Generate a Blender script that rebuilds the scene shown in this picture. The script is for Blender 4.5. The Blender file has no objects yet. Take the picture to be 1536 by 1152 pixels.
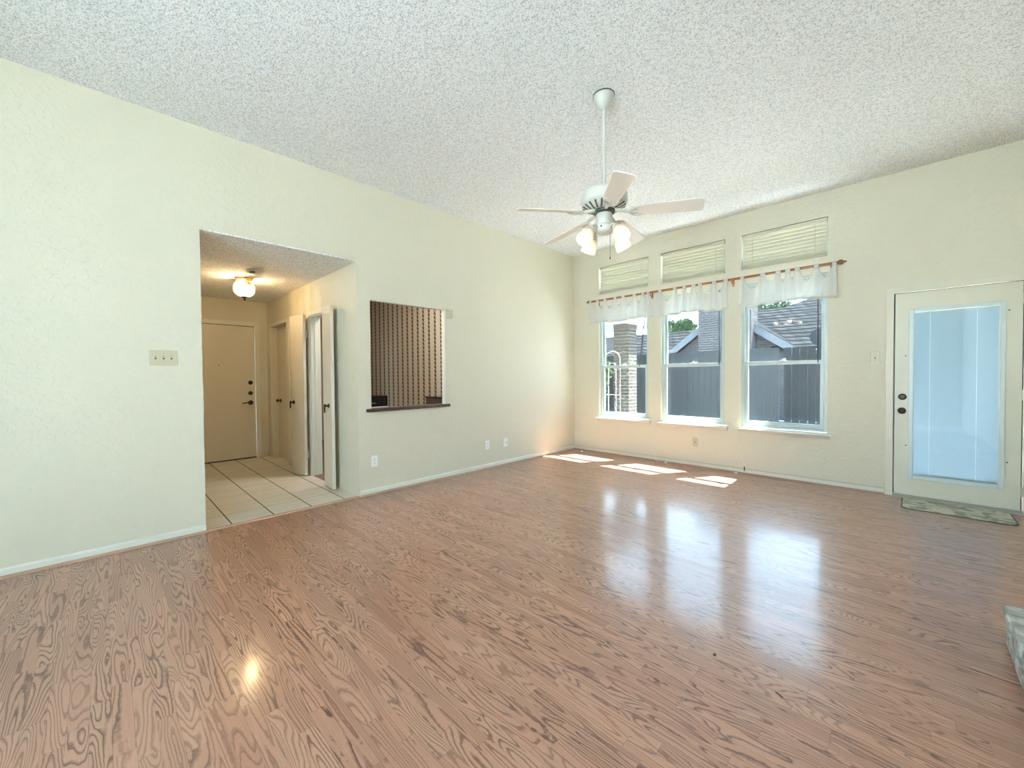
import bpy, bmesh, math, random
from mathutils import Vector, Matrix

random.seed(7)
D = bpy.data
SC = bpy.context.scene
COL = SC.collection

# ------------------------------------------------------------------ camera
YAW, PITCH, ROLL, FPX = 0.77704, -0.018614, -0.008039, 602.96
CAM = Vector((4.0576, -5.6424, 1.2445))
fw = Vector((-math.sin(YAW) * math.cos(PITCH), math.cos(YAW) * math.cos(PITCH), math.sin(PITCH)))
rt = fw.cross(Vector((0, 0, 1))).normalized()
upv = rt.cross(fw)
rt2 = rt * math.cos(ROLL) + upv * math.sin(ROLL)
up2 = -rt * math.sin(ROLL) + upv * math.cos(ROLL)
cd = D.cameras.new('camera')
cd.sensor_fit = 'HORIZONTAL'
cd.sensor_width = 36.0
cd.lens = FPX / 1536 * 36
cd.clip_start = 0.02
cam = D.objects.new('camera', cd)
COL.objects.link(cam)
M = Matrix((rt2, up2, -fw)).transposed().to_4x4()
M.translation = CAM
cam.matrix_world = M
SC.camera = cam

# ------------------------------------------------------------------ world, sun, exposure
SKY = 10.0
SUN = 115.0
SC.view_settings.view_transform = 'Standard'
SC.view_settings.look = 'None'
SC.view_settings.exposure = 1.12
SC.view_settings.gamma = 1.0
SC.view_settings.use_curve_mapping = False
w = D.worlds.new('world')
SC.world = w
w.use_nodes = True
nt = w.node_tree
nt.nodes.clear()
wo = nt.nodes.new('ShaderNodeOutputWorld')
bg = nt.nodes.new('ShaderNodeBackground')
tc = nt.nodes.new('ShaderNodeTexCoord')
sp = nt.nodes.new('ShaderNodeSeparateXYZ')
rp = nt.nodes.new('ShaderNodeValToRGB')
nt.links.new(tc.outputs['Generated'], sp.inputs[0])
nt.links.new(sp.outputs['Z'], rp.inputs[0])
rp.color_ramp.elements[0].position = 0.0
rp.color_ramp.elements[0].color = (0.76, 0.88, 1.0, 1)
rp.color_ramp.elements[1].position = 0.75
rp.color_ramp.elements[1].color = (0.50, 0.71, 1.0, 1)
e = rp.color_ramp.elements.new(0.25)
e.color = (0.56, 0.76, 1.0, 1)
nt.links.new(rp.outputs[0], bg.inputs['Color'])
bg.inputs['Strength'].default_value = SKY
nt.links.new(bg.outputs[0], wo.inputs[0])

sl = D.lights.new('sun', 'SUN')
sl.energy = SUN
sl.angle = 0.009
sl.color = (1.0, 0.97, 0.92)
so = D.objects.new('sun', sl)
COL.objects.link(so)
so.rotation_euler = Vector((-0.315, -0.54, -1.0)).to_track_quat('-Z', 'Y').to_euler()


def portal(name, loc, sx, sy, direction):
    l = D.lights.new(name, 'AREA')
    l.shape = 'RECTANGLE'
    l.size, l.size_y = sx, sy
    l.cycles.is_portal = True
    o = D.objects.new(name, l)
    COL.objects.link(o)
    o.location = loc
    o.rotation_euler = Vector(direction).to_track_quat('-Z', 'Y').to_euler()


SC.cycles.use_denoising = True
SC.cycles.max_bounces = 12
SC.cycles.diffuse_bounces = 7
SC.cycles.transparent_max_bounces = 24
SC.cycles.sample_clamp_indirect = 12.0
SC.cycles.caustics_reflective = False
SC.cycles.caustics_refractive = False

# ------------------------------------------------------------------ node helpers
MATS = {}


class N:
    def __init__(s, name):
        s.m = D.materials.new(name)
        s.m.use_nodes = True
        s.t = s.m.node_tree
        s.t.nodes.clear()
        s.out = s.t.nodes.new('ShaderNodeOutputMaterial')
        MATS[name] = s.m

    def n(s, typ, **kw):
        nd = s.t.nodes.new(typ)
        for k, v in kw.items():
            setattr(nd, k, v)
        return nd

    def put(s, sock, v):
        if isinstance(v, bpy.types.NodeSocket):
            s.t.links.new(v, sock)
        elif v is not None:
            if sock.type == 'RGBA' and len(v) == 3:
                v = (*v, 1)
            sock.default_value = v

    def math(s, op, a, b=None, c=None):
        nd = s.n('ShaderNodeMath', operation=op)
        for i, v in enumerate((a, b, c)):
            if v is not None:
                s.put(nd.inputs[i], v)
        return nd.outputs[0]

    def coord(s, which='Object'):
        return s.n('ShaderNodeTexCoord').outputs[which]

    def xyz(s, v):
        nd = s.n('ShaderNodeSeparateXYZ')
        s.put(nd.inputs[0], v)
        return nd.outputs

    def comb(s, x, y, z):
        nd = s.n('ShaderNodeCombineXYZ')
        for i, v in enumerate((x, y, z)):
            s.put(nd.inputs[i], v)
        return nd.outputs[0]

    def noise(s, vec, scale, detail=2.0, rough=0.5, dist=0.0):
        nd = s.n('ShaderNodeTexNoise')
        s.put(nd.inputs['Vector'], vec)
        nd.inputs['Scale'].default_value = scale
        nd.inputs['Detail'].default_value = detail
        nd.inputs['Roughness'].default_value = rough
        nd.inputs['Distortion'].default_value = dist
        return nd.outputs[0]

    def white(s, vec):
        nd = s.n('ShaderNodeTexWhiteNoise', noise_dimensions='3D')
        s.put(nd.inputs['Vector'], vec)
        return nd.outputs

    def ramp(s, fac, pts, interp='LINEAR'):
        nd = s.n('ShaderNodeValToRGB')
        cr = nd.color_ramp
        cr.interpolation = interp
        while len(cr.elements) < len(pts):
            cr.elements.new(0.5)
        for el, (p, c) in zip(cr.elements, pts):
            el.position = p
            el.color = (*c, 1) if len(c) == 3 else c
        s.put(nd.inputs[0], fac)
        return nd.outputs[0]

    def mix(s, fac, a, b, mode='MIX'):
        nd = s.n('ShaderNodeMix', data_type='RGBA', blend_type=mode)
        s.put(nd.inputs[0], fac)
        s.put(nd.inputs[6], a)
        s.put(nd.inputs[7], b)
        return nd.outputs[2]

    def scale(s, vec, sc):
        nd = s.n('ShaderNodeVectorMath', operation='MULTIPLY')
        s.put(nd.inputs[0], vec)
        nd.inputs[1].default_value = sc
        return nd.outputs[0]

    def bump(s, h, strength, dist):
        nd = s.n('ShaderNodeBump')
        nd.inputs['Strength'].default_value = strength
        nd.inputs['Distance'].default_value = dist
        s.put(nd.inputs['Height'], h)
        return nd.outputs[0]

    def bsdf(s, col, rough=0.5, metal=0.0, normal=None, spec=None, coat=None, emit=None, estr=0.0):
        nd = s.n('ShaderNodeBsdfPrincipled')
        s.put(nd.inputs['Base Color'], col)
        s.put(nd.inputs['Roughness'], rough)
        nd.inputs['Metallic'].default_value = metal
        if normal is not None:
            s.put(nd.inputs['Normal'], normal)
        if spec is not None:
            nd.inputs['Specular IOR Level'].default_value = spec
        if coat is not None:
            nd.inputs['Coat Weight'].default_value = coat
        if emit is not None:
            nd.inputs['Emission Color'].default_value = (*emit, 1)
            nd.inputs['Emission Strength'].default_value = estr
        return nd.outputs[0]

    def mixs(s, fac, a, b):
        nd = s.n('ShaderNodeMixShader')
        s.put(nd.inputs[0], fac)
        s.t.links.new(a, nd.inputs[1])
        s.t.links.new(b, nd.inputs[2])
        return nd.outputs[0]

    def shader(s, typ, col=None, **kw):
        nd = s.n(typ)
        if col is not None:
            s.put(nd.inputs['Color'], col)
        for k, v in kw.items():
            nd.inputs[k].default_value = v
        return nd.outputs[0]

    def done(s, sh):
        s.t.links.new(sh, s.out.inputs['Surface'])
        return s.m


def simple(name, col, rough=0.5, metal=0.0, var=0.04, vscale=6.0, bump=0.0, bscale=120.0, spec=None):
    k = N(name)
    co = k.coord()
    v = k.noise(co, vscale, 3)
    c = k.mix(k.math('MULTIPLY', v, 1.0), tuple(x * (1 - var) for x in col), tuple(min(1, x * (1 + var)) for x in col))
    nm = None
    if bump:
        nm = k.bump(k.noise(co, bscale, 3), bump, 0.003)
    return k.done(k.bsdf(c, rough, metal, nm, spec))


# ------------------------------------------------------------------ materials
PAINT = (0.668, 0.633, 0.512)


def paint(name, col):
    k = N(name)
    co = k.coord()
    a = k.noise(co, 55, 4, 0.6)
    b = k.noise(co, 14, 3, 0.5)
    blot = k.ramp(k.noise(co, 30, 2, 0.5, 0.4), [(0.52, (0, 0, 0)), (0.62, (1, 1, 1))])
    h = k.math('ADD', k.math('MULTIPLY', a, 0.5), k.math('MULTIPLY', blot, 0.5))
    c = k.mix(b, tuple(x * 0.98 for x in col), tuple(min(1, x * 1.02) for x in col))
    return k.done(k.bsdf(c, 0.55, 0, k.bump(h, 0.42, 0.005), 0.35))


paint('wall_paint', PAINT)
simple('trim_paint', (0.70, 0.69, 0.61), 0.4, bump=0.05)
simple('door_paint', (0.68, 0.63, 0.52), 0.38, bump=0.05, bscale=60)
simple('patio_door_paint', (0.67, 0.645, 0.52), 0.38, bump=0.04)
simple('white_vinyl', (0.50, 0.56, 0.55), 0.3)
simple('lite_frame', (0.62, 0.68, 0.67), 0.3)
simple('white_plastic', (0.86, 0.86, 0.83), 0.35)
simple('almond_plastic', (0.54, 0.495, 0.345), 0.35)
simple('fan_enamel', (0.56, 0.56, 0.51), 0.3)
simple('fan_blade', (0.80, 0.76, 0.70), 0.33)
simple('charcoal', (0.06, 0.055, 0.05), 0.6)  # near-black for slots, canopy ring, flywheel and housing knob
simple('bronze', (0.055, 0.038, 0.026), 0.35, 0.75, 0.2)
simple('black', (0.012, 0.012, 0.012), 0.4)
simple('chrome', (0.75, 0.74, 0.70), 0.25, 0.9)
simple('brass', (0.80, 0.53, 0.20), 0.3, 0.85, 0.12, 40)
simple('dark_seal', (0.03, 0.028, 0.022), 0.7)
simple('grey_metal', (0.42, 0.42, 0.38), 0.4, 0.5)
simple('espresso_wood', (0.075, 0.05, 0.042), 0.35, var=0.25, vscale=20)
simple('kitchen_floor', (0.20, 0.125, 0.085), 0.5, var=0.2)
simple('black_gloss', (0.015, 0.012, 0.012), 0.15)
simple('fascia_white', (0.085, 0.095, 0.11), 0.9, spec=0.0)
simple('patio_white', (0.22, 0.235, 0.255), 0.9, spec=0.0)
simple('dish_grey', (0.022, 0.025, 0.030), 0.9, spec=0.0)
simple('trunk', (0.10, 0.075, 0.055), 0.9, var=0.3)
simple('cable_white', (0.78, 0.75, 0.66), 0.5)
simple('stain_line', (0.42, 0.36, 0.26), 0.6)
simple('twig', (0.04, 0.03, 0.025), 0.8)


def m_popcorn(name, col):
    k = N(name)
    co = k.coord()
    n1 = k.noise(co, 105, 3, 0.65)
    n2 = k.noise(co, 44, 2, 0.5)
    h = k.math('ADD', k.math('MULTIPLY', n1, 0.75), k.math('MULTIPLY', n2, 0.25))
    c = k.mix(k.ramp(h, [(0.40, (0, 0, 0)), (0.52, (1, 1, 1))]), tuple(x * 0.60 for x in col), col)  # shade of the pits painted into the colour, following the bump height
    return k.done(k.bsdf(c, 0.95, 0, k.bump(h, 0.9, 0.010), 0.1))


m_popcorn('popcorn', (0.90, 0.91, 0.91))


def m_floor():
    k = N('laminate_oak')
    x, y, z = k.xyz(k.coord())
    W, LN = 0.057, 0.44
    yr = k.math('DIVIDE', y, W)
    row = k.math('FLOOR', yr)
    off = k.white(k.comb(row, 3.7, 1.3))[0]
    xs = k.math('ADD', k.math('DIVIDE', x, LN), k.math('MULTIPLY', off, 9.0))
    col = k.math('FLOOR', xs)
    wn = k.white(k.comb(row, col, 5.1))
    r1 = wn[0]
    rc = k.n('ShaderNodeSeparateColor')
    k.put(rc.inputs[0], wn[1])
    ra, rb, rg = rc.outputs[0], rc.outputs[1], rc.outputs[2]
    # cathedral grain: contour lines of a stretched noise, different on every strip
    fx = k.math('ADD', 0.55, k.math('MULTIPLY', ra, 1.9))
    gx = k.math('ADD', k.math('MULTIPLY', x, fx), k.math('MULTIPLY', r1, 57.0))
    gy = k.math('ADD', k.math('MULTIPLY', y, 13.0), k.math('MULTIPLY', rb, 31.0))
    gv = k.comb(gx, gy, k.math('MULTIPLY', rg, 17.0))
    nn = k.noise(gv, 1.0, 1.0, 0.4, 0.15)
    wob = k.noise(k.comb(k.math('MULTIPLY', x, 40), k.math('MULTIPLY', y, 60), rg), 1.0, 2, 0.6)
    ring = k.math('ADD', k.math('MULTIPLY', nn, 17.0), k.math('ADD', k.math('MULTIPLY', wob, 0.45), k.math('MULTIPLY', y, k.math('MULTIPLY', k.math('SUBTRACT', rg, 0.3), 95.0))))
    fr = k.math('FRACT', ring)
    dark = k.ramp(fr, [(0.0, (0.15,) * 3), (0.45, (0.04,) * 3), (0.70, (0.75,) * 3), (0.84, (1,) * 3), (0.95, (0.15,) * 3)])
    fib = k.noise(k.comb(k.math('MULTIPLY', x, 9), k.math('MULTIPLY', y, 420), 0.0), 1.0, 2, 0.6)
    base = k.mix(rg, (0.450, 0.232, 0.155), (0.350, 0.172, 0.112))
    base = k.mix(k.math('MULTIPLY', ra, 0.35), base, (0.49, 0.29, 0.19))
    dk = k.mix(rb, (0.110, 0.044, 0.024), (0.070, 0.028, 0.015))
    amt = k.math('MULTIPLY', dark, k.math('ADD', 0.60, k.math('MULTIPLY', rb, 0.32)))
    c = k.mix(amt, base, dk)
    c = k.mix(k.math('MULTIPLY', k.math('SUBTRACT', fib, 0.35), 0.55), c, dk)
    # strip seams and end joints
    fy = k.math('FRACT', yr)
    ey = k.math('MULTIPLY', k.math('MINIMUM', fy, k.math('SUBTRACT', 1.0, fy)), W)
    fxx = k.math('FRACT', xs)
    ex = k.math('MULTIPLY', k.math('MINIMUM', fxx, k.math('SUBTRACT', 1.0, fxx)), LN)
    seam = k.math('LESS_THAN', k.math('MINIMUM', ey, ex), 0.0007)
    c = k.mix(k.math('MULTIPLY', seam, 0.45), c, (0.10, 0.05, 0.03))
    f3 = k.math('FRACT', k.math('DIVIDE', yr, 3.0))
    groove = k.math('LESS_THAN', k.math('MINIMUM', f3, k.math('SUBTRACT', 1.0, f3)), 0.006)
    h = k.math('SUBTRACT', k.math('MULTIPLY', dark, -0.25), groove)
    h = k.math('ADD', h, k.math('MULTIPLY', fib, 0.4))
    rough = k.math('ADD', 0.36, k.math('MULTIPLY', dark, 0.06))
    sh = k.bsdf(c, rough, 0, k.bump(h, 0.08, 0.0010), 0.42, coat=0.65)
    sh.node.inputs['Coat Roughness'].default_value = 0.135
    sh.node.inputs['Coat IOR'].default_value = 1.5
    return k.done(sh)


m_floor()


def m_tile():
    k = N('entry_tile')
    x, y, z = k.xyz(k.coord())
    S = 0.3225
    ty = k.math('DIVIDE', k.math('ADD', y, 3.925), S)
    tx = k.math('DIVIDE', k.math('ADD', x, 0.05), S)
    fy, fx = k.math('FRACT', ty), k.math('FRACT', tx)
    ey = k.math('MINIMUM', fy, k.math('SUBTRACT', 1.0, fy))
    ex = k.math('MINIMUM', fx, k.math('SUBTRACT', 1.0, fx))
    gy = k.math('LESS_THAN', ey, 0.016)
    gx = k.math('LESS_THAN', ex, 0.011)
    idn = k.white(k.comb(k.math('FLOOR', tx), k.math('FLOOR', ty), 2.0))[0]
    streak = k.noise(k.comb(k.math('MULTIPLY', x, 38), k.math('ADD', k.math('MULTIPLY', y, 3.0), k.math('MULTIPLY', idn, 20)), idn), 1.0, 4, 0.6, 0.6)
    c = k.ramp(streak, [(0.3, (0.56, 0.515, 0.43)), (0.5, (0.66, 0.62, 0.54)), (0.72, (0.73, 0.70, 0.63))])
    c = k.mix(k.math('MULTIPLY', gx, 0.75), c, (0.24, 0.18, 0.125))
    c = k.mix(gy, c, (0.115, 0.075, 0.045))
    g = k.math('MAXIMUM', gx, gy)
    return k.done(k.bsdf(c, k.math('ADD', 0.28, k.math('MULTIPLY', g, 0.5)), 0, k.bump(k.math('SUBTRACT', k.math('MULTIPLY', streak, 0.2), g), 0.3, 0.003)))


m_tile()


def m_wallpaper():
    k = N('striped_wallpaper')
    x, y, z = k.xyz(k.coord())
    u = k.math('ADD', x, y)
    p = k.math('FRACT', k.math('DIVIDE', u, 0.1665))
    d = k.math('SUBTRACT', p, 0.5)
    band = k.math('LESS_THAN', k.math('ABSOLUTE', d), 0.115)
    edge = k.math('LESS_THAN', k.math('ABSOLUTE', k.math('SUBTRACT', k.math('ABSOLUTE', d), 0.125)), 0.022)
    ph = k.math('FRACT', k.math('ADD', k.math('DIVIDE', z, 0.066), k.math('MULTIPLY', d, 2.6)))
    dash = k.math('LESS_THAN', ph, 0.58)
    co = k.coord()
    ground = k.ramp(k.noise(co, 70, 4, 0.7), [(0.3, (0.36, 0.29, 0.22)), (0.55, (0.58, 0.50, 0.40)), (0.75, (0.66, 0.58, 0.48))])
    bandc = k.mix(dash, (0.46, 0.35, 0.25), (0.022, 0.016, 0.013))
    c = k.mix(band, ground, bandc)
    c = k.mix(edge, c, (0.045, 0.033, 0.026))
    return k.done(k.bsdf(c, 0.6))


m_wallpaper()


def m_glass(name, tint=(1, 1, 1), refl=1.0):
    k = N(name)
    lw = k.n('ShaderNodeLayerWeight')
    lw.inputs[0].default_value = 0.5
    f = k.math('ADD', 0.035, k.math('MULTIPLY', k.math('POWER', lw.outputs['Facing'], 5.0), 0.96))
    f = k.math('MULTIPLY', f, refl)
    return k.done(k.mixs(f, k.shader('ShaderNodeBsdfTransparent', tint), k.shader('ShaderNodeBsdfGlossy', (1, 1, 1), Roughness=0.02)))


m_glass('window_glass', (0.93, 0.98, 0.97))
m_glass('clear_glass', (0.97, 0.98, 0.97))


def m_screen():
    k = N('insect_screen')
    x, y, z = k.xyz(k.coord())
    weave = k.noise(k.comb(k.math('MULTIPLY', x, 70), y, k.math('MULTIPLY', z, 260)), 1.0, 2, 0.6)
    f = k.math('ADD', 0.40, k.math('MULTIPLY', k.math('SUBTRACT', weave, 0.5), 0.2))
    return k.done(k.mixs(f, k.shader('ShaderNodeBsdfTransparent', (1, 1, 1)), k.shader('ShaderNodeBsdfDiffuse', (0.035, 0.045, 0.058))))


m_screen()


def m_sheer():
    k = N('sheer_cotton')
    x, y, z = k.xyz(k.coord())
    w_ = k.noise(k.comb(k.math('MULTIPLY', x, 200), y, k.math('MULTIPLY', z, 200)), 1, 2)
    c = k.mix(w_, (0.70, 0.70, 0.655), (0.78, 0.78, 0.73))
    a = k.mixs(0.12, k.shader('ShaderNodeBsdfDiffuse', c), k.shader('ShaderNodeBsdfTranslucent', (0.9, 0.9, 0.87)))
    return k.done(k.mixs(0.16, a, k.shader('ShaderNodeBsdfTransparent', (1, 1, 1))))


m_sheer()


def m_transl(name, col, tr, mixf, gloss=0.0):
    k = N(name)
    c = k.mix(k.noise(k.coord(), 25, 2), tuple(v * 0.97 for v in col), col)
    a = k.mixs(mixf, k.shader('ShaderNodeBsdfDiffuse', c), k.shader('ShaderNodeBsdfTranslucent', tr))
    return k.done(a)


m_transl('blind_cream', (0.60, 0.575, 0.455), (0.84, 0.78, 0.52), 0.055)
m_transl('blind_blue', (0.42, 0.48, 0.54), (0.58, 0.78, 0.97), 0.035)


def m_shade():
    k = N('frosted_glass')
    tr = k.shader('ShaderNodeBsdfTranslucent', (0.55, 0.53, 0.49))
    df = k.shader('ShaderNodeBsdfDiffuse', (0.46, 0.445, 0.41))
    ts = k.shader('ShaderNodeBsdfTransparent', (1.0, 0.97, 0.92))
    gl = k.shader('ShaderNodeBsdfGlossy', (1, 1, 1), Roughness=0.15)
    a = k.mixs(0.5, tr, df)
    a = k.mixs(0.42, a, ts)
    return k.done(k.mixs(0.07, a, gl))


m_shade()


def m_ribbed():
    k = N('ribbed_glass')
    x, y, z = k.xyz(k.coord())
    an = k.math('ARCTAN2', y, x)
    rib = k.math('ADD', 0.5, k.math('MULTIPLY', k.math('SINE', k.math('MULTIPLY', an, 16.0)), 0.5))
    rib2 = k.math('ADD', 0.5, k.math('MULTIPLY', k.math('SINE', k.math('MULTIPLY', an, 7.0)), 0.5))
    tint = k.ramp(k.math('MULTIPLY', rib, k.math('ADD', 0.4, k.math('MULTIPLY', rib2, 0.6))), [(0, (0.55, 0.50, 0.42)), (1, (1, 0.98, 0.92))])
    lw = k.n('ShaderNodeLayerWeight')
    lw.inputs[0].default_value = 0.35
    a = k.mixs(0.05, k.shader('ShaderNodeBsdfTransparent', tint), k.shader('ShaderNodeBsdfTranslucent', (1, 0.95, 0.85)))
    return k.done(k.mixs(k.math('MULTIPLY', lw.outputs['Facing'], 0.35), a, k.shader('ShaderNodeBsdfGlossy', (1, 1, 1), Roughness=0.05)))


m_ribbed()


def m_emit(name, col, st):
    k = N(name)
    return k.done(k.shader('ShaderNodeEmission', col, Strength=st))


m_emit('bulb_glow', (1.0, 0.86, 0.66), 1.6)
m_emit('hall_bulb_glow', (1.0, 0.80, 0.52), 5.0)


def m_brick(name, cols, mortar, bw=0.215, bh=0.075, msize=0.010, axis='x', rough=0.9, bump=0.6, ns=18):
    k = N(name)
    x, y, z = k.xyz(k.coord())
    u = {'x': x, 'y': y, 'xy': k.math('ADD', x, y)}[axis]
    br = k.n('ShaderNodeTexBrick')
    k.put(br.inputs['Vector'], k.comb(u, z, 0.0))
    br.inputs['Scale'].default_value = 1.0
    br.inputs['Brick Width'].default_value = bw
    br.inputs['Row Height'].default_value = bh
    br.inputs['Mortar Size'].default_value = msize
    br.inputs['Mortar Smooth'].default_value = 0.3
    br.inputs['Bias'].default_value = 0.0
    k.put(br.inputs['Color1'], cols[0])
    k.put(br.inputs['Color2'], cols[1])
    k.put(br.inputs['Mortar'], mortar)
    n1 = k.noise(k.coord(), ns, 4, 0.6)
    c = k.mix(k.math('MULTIPLY', n1, 0.35), br.outputs['Color'], cols[2])
    h = k.math('ADD', k.math('MULTIPLY', br.outputs['Fac'], -1.0), k.math('MULTIPLY', n1, 0.4))
    return k.done(k.bsdf(c, rough, 0, k.bump(h, bump, 0.01), 0.0))


m_brick('patio_brick', [(0.040, 0.034, 0.030), (0.066, 0.057, 0.052), (0.030, 0.027, 0.026)], (0.115, 0.112, 0.107), axis='xy', msize=0.013)
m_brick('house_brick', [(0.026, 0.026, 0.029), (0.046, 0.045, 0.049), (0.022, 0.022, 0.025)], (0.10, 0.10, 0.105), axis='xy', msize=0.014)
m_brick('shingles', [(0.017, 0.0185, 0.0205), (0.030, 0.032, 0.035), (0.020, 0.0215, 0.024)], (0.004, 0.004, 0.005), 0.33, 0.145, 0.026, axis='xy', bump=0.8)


def m_fence(name, a, b):
    k = N(name)
    x, y, z = k.xyz(k.coord())
    g = k.noise(k.comb(k.math('MULTIPLY', x, 60), y, k.math('MULTIPLY', z, 4)), 1, 4, 0.6, 0.5)
    c = k.mix(g, a, b)
    return k.done(k.bsdf(c, 0.9, 0, k.bump(g, 0.3, 0.004), 0.0))


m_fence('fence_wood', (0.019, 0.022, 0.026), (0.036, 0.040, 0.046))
m_fence('fence_wood_unlit', (0.010, 0.011, 0.013), (0.022, 0.024, 0.027))  # darker copy of the fence wood; a light edge put into colour


def m_walnut():
    k = N('rod_wood')
    x, y, z = k.xyz(k.coord())
    g = k.noise(k.comb(k.math('MULTIPLY', x, 6), k.math('MULTIPLY', y, 120), k.math('MULTIPLY', z, 120)), 1, 3)
    c = k.mix(g, (0.17, 0.062, 0.026), (0.34, 0.135, 0.055))
    return k.done(k.bsdf(c, 0.3))


m_walnut()


def m_leaf(name, a, b):
    k = N(name)
    c = k.mix(k.noise(k.coord(), 3, 3), a, b)
    return k.done(k.mixs(0.3, k.shader('ShaderNodeBsdfDiffuse', c), k.shader('ShaderNodeBsdfTranslucent', c)))


m_leaf('leaf', (0.012, 0.026, 0.012), (0.03, 0.055, 0.024))
m_leaf('leaf_bright', (0.03, 0.055, 0.02), (0.08, 0.11, 0.04))
simple('lawn', (0.09, 0.12, 0.05), 0.95, var=0.5, vscale=12, bump=0.5, bscale=60)
simple('bounce_floor', (0.78, 0.76, 0.72), 0.7, var=0.05)
simple('bounce_ground', (0.76, 0.755, 0.74), 0.9, var=0.1)  # kept pale so the ground bounces sunlight up into the room
simple('patio_slab', (0.34, 0.33, 0.31), 0.9, var=0.15)


def m_rug():
    k = N('rug_weave')
    co = k.coord()
    x, y, z = k.xyz(co)
    leaf = k.noise(k.comb(k.math('MULTIPLY', x, 8.5), k.math('MULTIPLY', y, 13.0), 1.0), 1.0, 2, 0.5, 1.2)
    m_ = k.ramp(leaf, [(0.47, (0, 0, 0)), (0.53, (1, 1, 1))])
    weave = k.noise(k.comb(k.math('MULTIPLY', x, 260), k.math('MULTIPLY', y, 40), 0), 1, 2)
    c = k.mix(m_, (0.56, 0.56, 0.46), (0.27, 0.265, 0.225))
    c = k.mix(k.math('MULTIPLY', weave, 0.35), c, (0.36, 0.36, 0.30))
    return k.done(k.bsdf(c, 0.95, 0, k.bump(weave, 0.5, 0.002)))


m_rug()
simple('rug_edge', (0.10, 0.09, 0.07), 0.9)


def m_hearth():
    k = N('hearth_brick')
    co = k.coord()
    n1 = k.noise(co, 15, 4, 0.6)
    n2 = k.noise(co, 6, 3, 0.6)
    c = k.ramp(n1, [(0.30, (0.19, 0.165, 0.145)), (0.48, (0.38, 0.37, 0.33)), (0.62, (0.56, 0.57, 0.52)), (0.8, (0.40, 0.36, 0.31))])
    c = k.mix(k.math('MULTIPLY', n2, 0.5), c, (0.30, 0.29, 0.25))
    return k.done(k.bsdf(c, 0.9, 0, k.bump(n1, 0.6, 0.008)))


m_hearth()
simple('hearth_mortar', (0.13, 0.125, 0.11), 0.95, var=0.2, vscale=40, bump=0.6)


# ------------------------------------------------------------------ mesh helpers
class B:
    """collects shapes in world coordinates for one mesh"""

    def __init__(s):
        s.bm = bmesh.new()

    def box(s, x0, x1, y0, y1, z0, z1, m=None, bev=0.0):
        vs = [Vector((x, y, z)) for z in (z0, z1) for y in (y0, y1) for x in (x0, x1)]
        if m is not None:
            vs = [m @ v for v in vs]
        b = [s.bm.verts.new(v) for v in vs]
        fs = [s.bm.faces.new([b[i] for i in q]) for q in ((0, 2, 3, 1), (4, 5, 7, 6), (0, 1, 5, 4), (2, 6, 7, 3), (0, 4, 6, 2), (1, 3, 7, 5))]
        if bev > 0:
            es = {e_ for f in fs for e_ in f.edges}
            bmesh.ops.bevel(s.bm, geom=list(es), offset=bev, segments=2, affect='EDGES', profile=0.5)
        return s

    def lathe(s, prof, c=(0, 0, 0), axis=(0, 0, 1), seg=32, cap=True):
        """prof: list of (radius, height)"""
        ax = Vector(axis).normalized()
        q = Vector((0, 0, 1)).rotation_difference(ax).to_matrix()
        c = Vector(c)
        rings = []
        for r, h in prof:
            if r < 1e-6:
                rings.append([s.bm.verts.new(c + q @ Vector((0, 0, h)))])
            else:
                rings.append([s.bm.verts.new(c + q @ Vector((r * math.cos(2 * math.pi * i / seg), r * math.sin(2 * math.pi * i / seg), h))) for i in range(seg)])
        for a, b in zip(rings, rings[1:]):
            for i in range(seg):
                j = (i + 1) % seg
                if len(a) == 1 and len(b) == 1:
                    continue
                if len(a) == 1:
                    s.bm.faces.new((a[0], b[j], b[i]))
                elif len(b) == 1:
                    s.bm.faces.new((a[i], a[j], b[0]))
                else:
                    s.bm.faces.new((a[i], a[j], b[j], b[i]))
        if cap:
            for rr in (rings[0], rings[-1]):
                if len(rr) > 2:
                    s.bm.faces.new(rr)
        return s

    def tube(s, pts, r, seg=10, cap=True):
        pts = [Vector(p) for p in pts]
        rr = r if isinstance(r, (list, tuple)) else [r] * len(pts)
        rings = []
        ref = None
        for i, p in enumerate(pts):
            a = pts[max(0, i - 1)]
            b = pts[min(len(pts) - 1, i + 1)]
            t = (b - a).normalized()
            if ref is None:
                ref = Vector((0, 0, 1)) if abs(t.z) < 0.9 else Vector((1, 0, 0))
            n = (ref - t * ref.dot(t)).normalized()
            ref = n
            bn = t.cross(n)
            rings.append([s.bm.verts.new(p + (n * math.cos(2 * math.pi * k / seg) + bn * math.sin(2 * math.pi * k / seg)) * rr[i]) for k in range(seg)])
        for a, b in zip(rings, rings[1:]):
            for k in range(seg):
                j = (k + 1) % seg
                s.bm.faces.new((a[k], a[j], b[j], b[k]))
        if cap:
            s.bm.faces.new(rings[0])
            s.bm.faces.new(rings[-1])
        return s

    def prism(s, poly, d, m=None):
        """poly: list of 3D points (planar); extruded by vector d"""
        d = Vector(d)
        a = [Vector(p) for p in poly]
        b = [p + d for p in a]
        if m is not None:
            a = [m @ p for p in a]
            b = [m @ p for p in b]
        va = [s.bm.verts.new(p) for p in a]
        vb = [s.bm.verts.new(p) for p in b]
        s.bm.faces.new(va)
        s.bm.faces.new(vb)
        n = len(va)
        for i in range(n):
            j = (i + 1) % n
            s.bm.faces.new((va[i], va[j], vb[j], vb[i]))
        return s

    def grid(s, rows):
        vs = [[s.bm.verts.new(p) for p in r] for r in rows]
        for a, b in zip(vs, vs[1:]):
            for i in range(len(a) - 1):
                s.bm.faces.new((a[i], a[i + 1], b[i + 1], b[i]))
        return s


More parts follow.
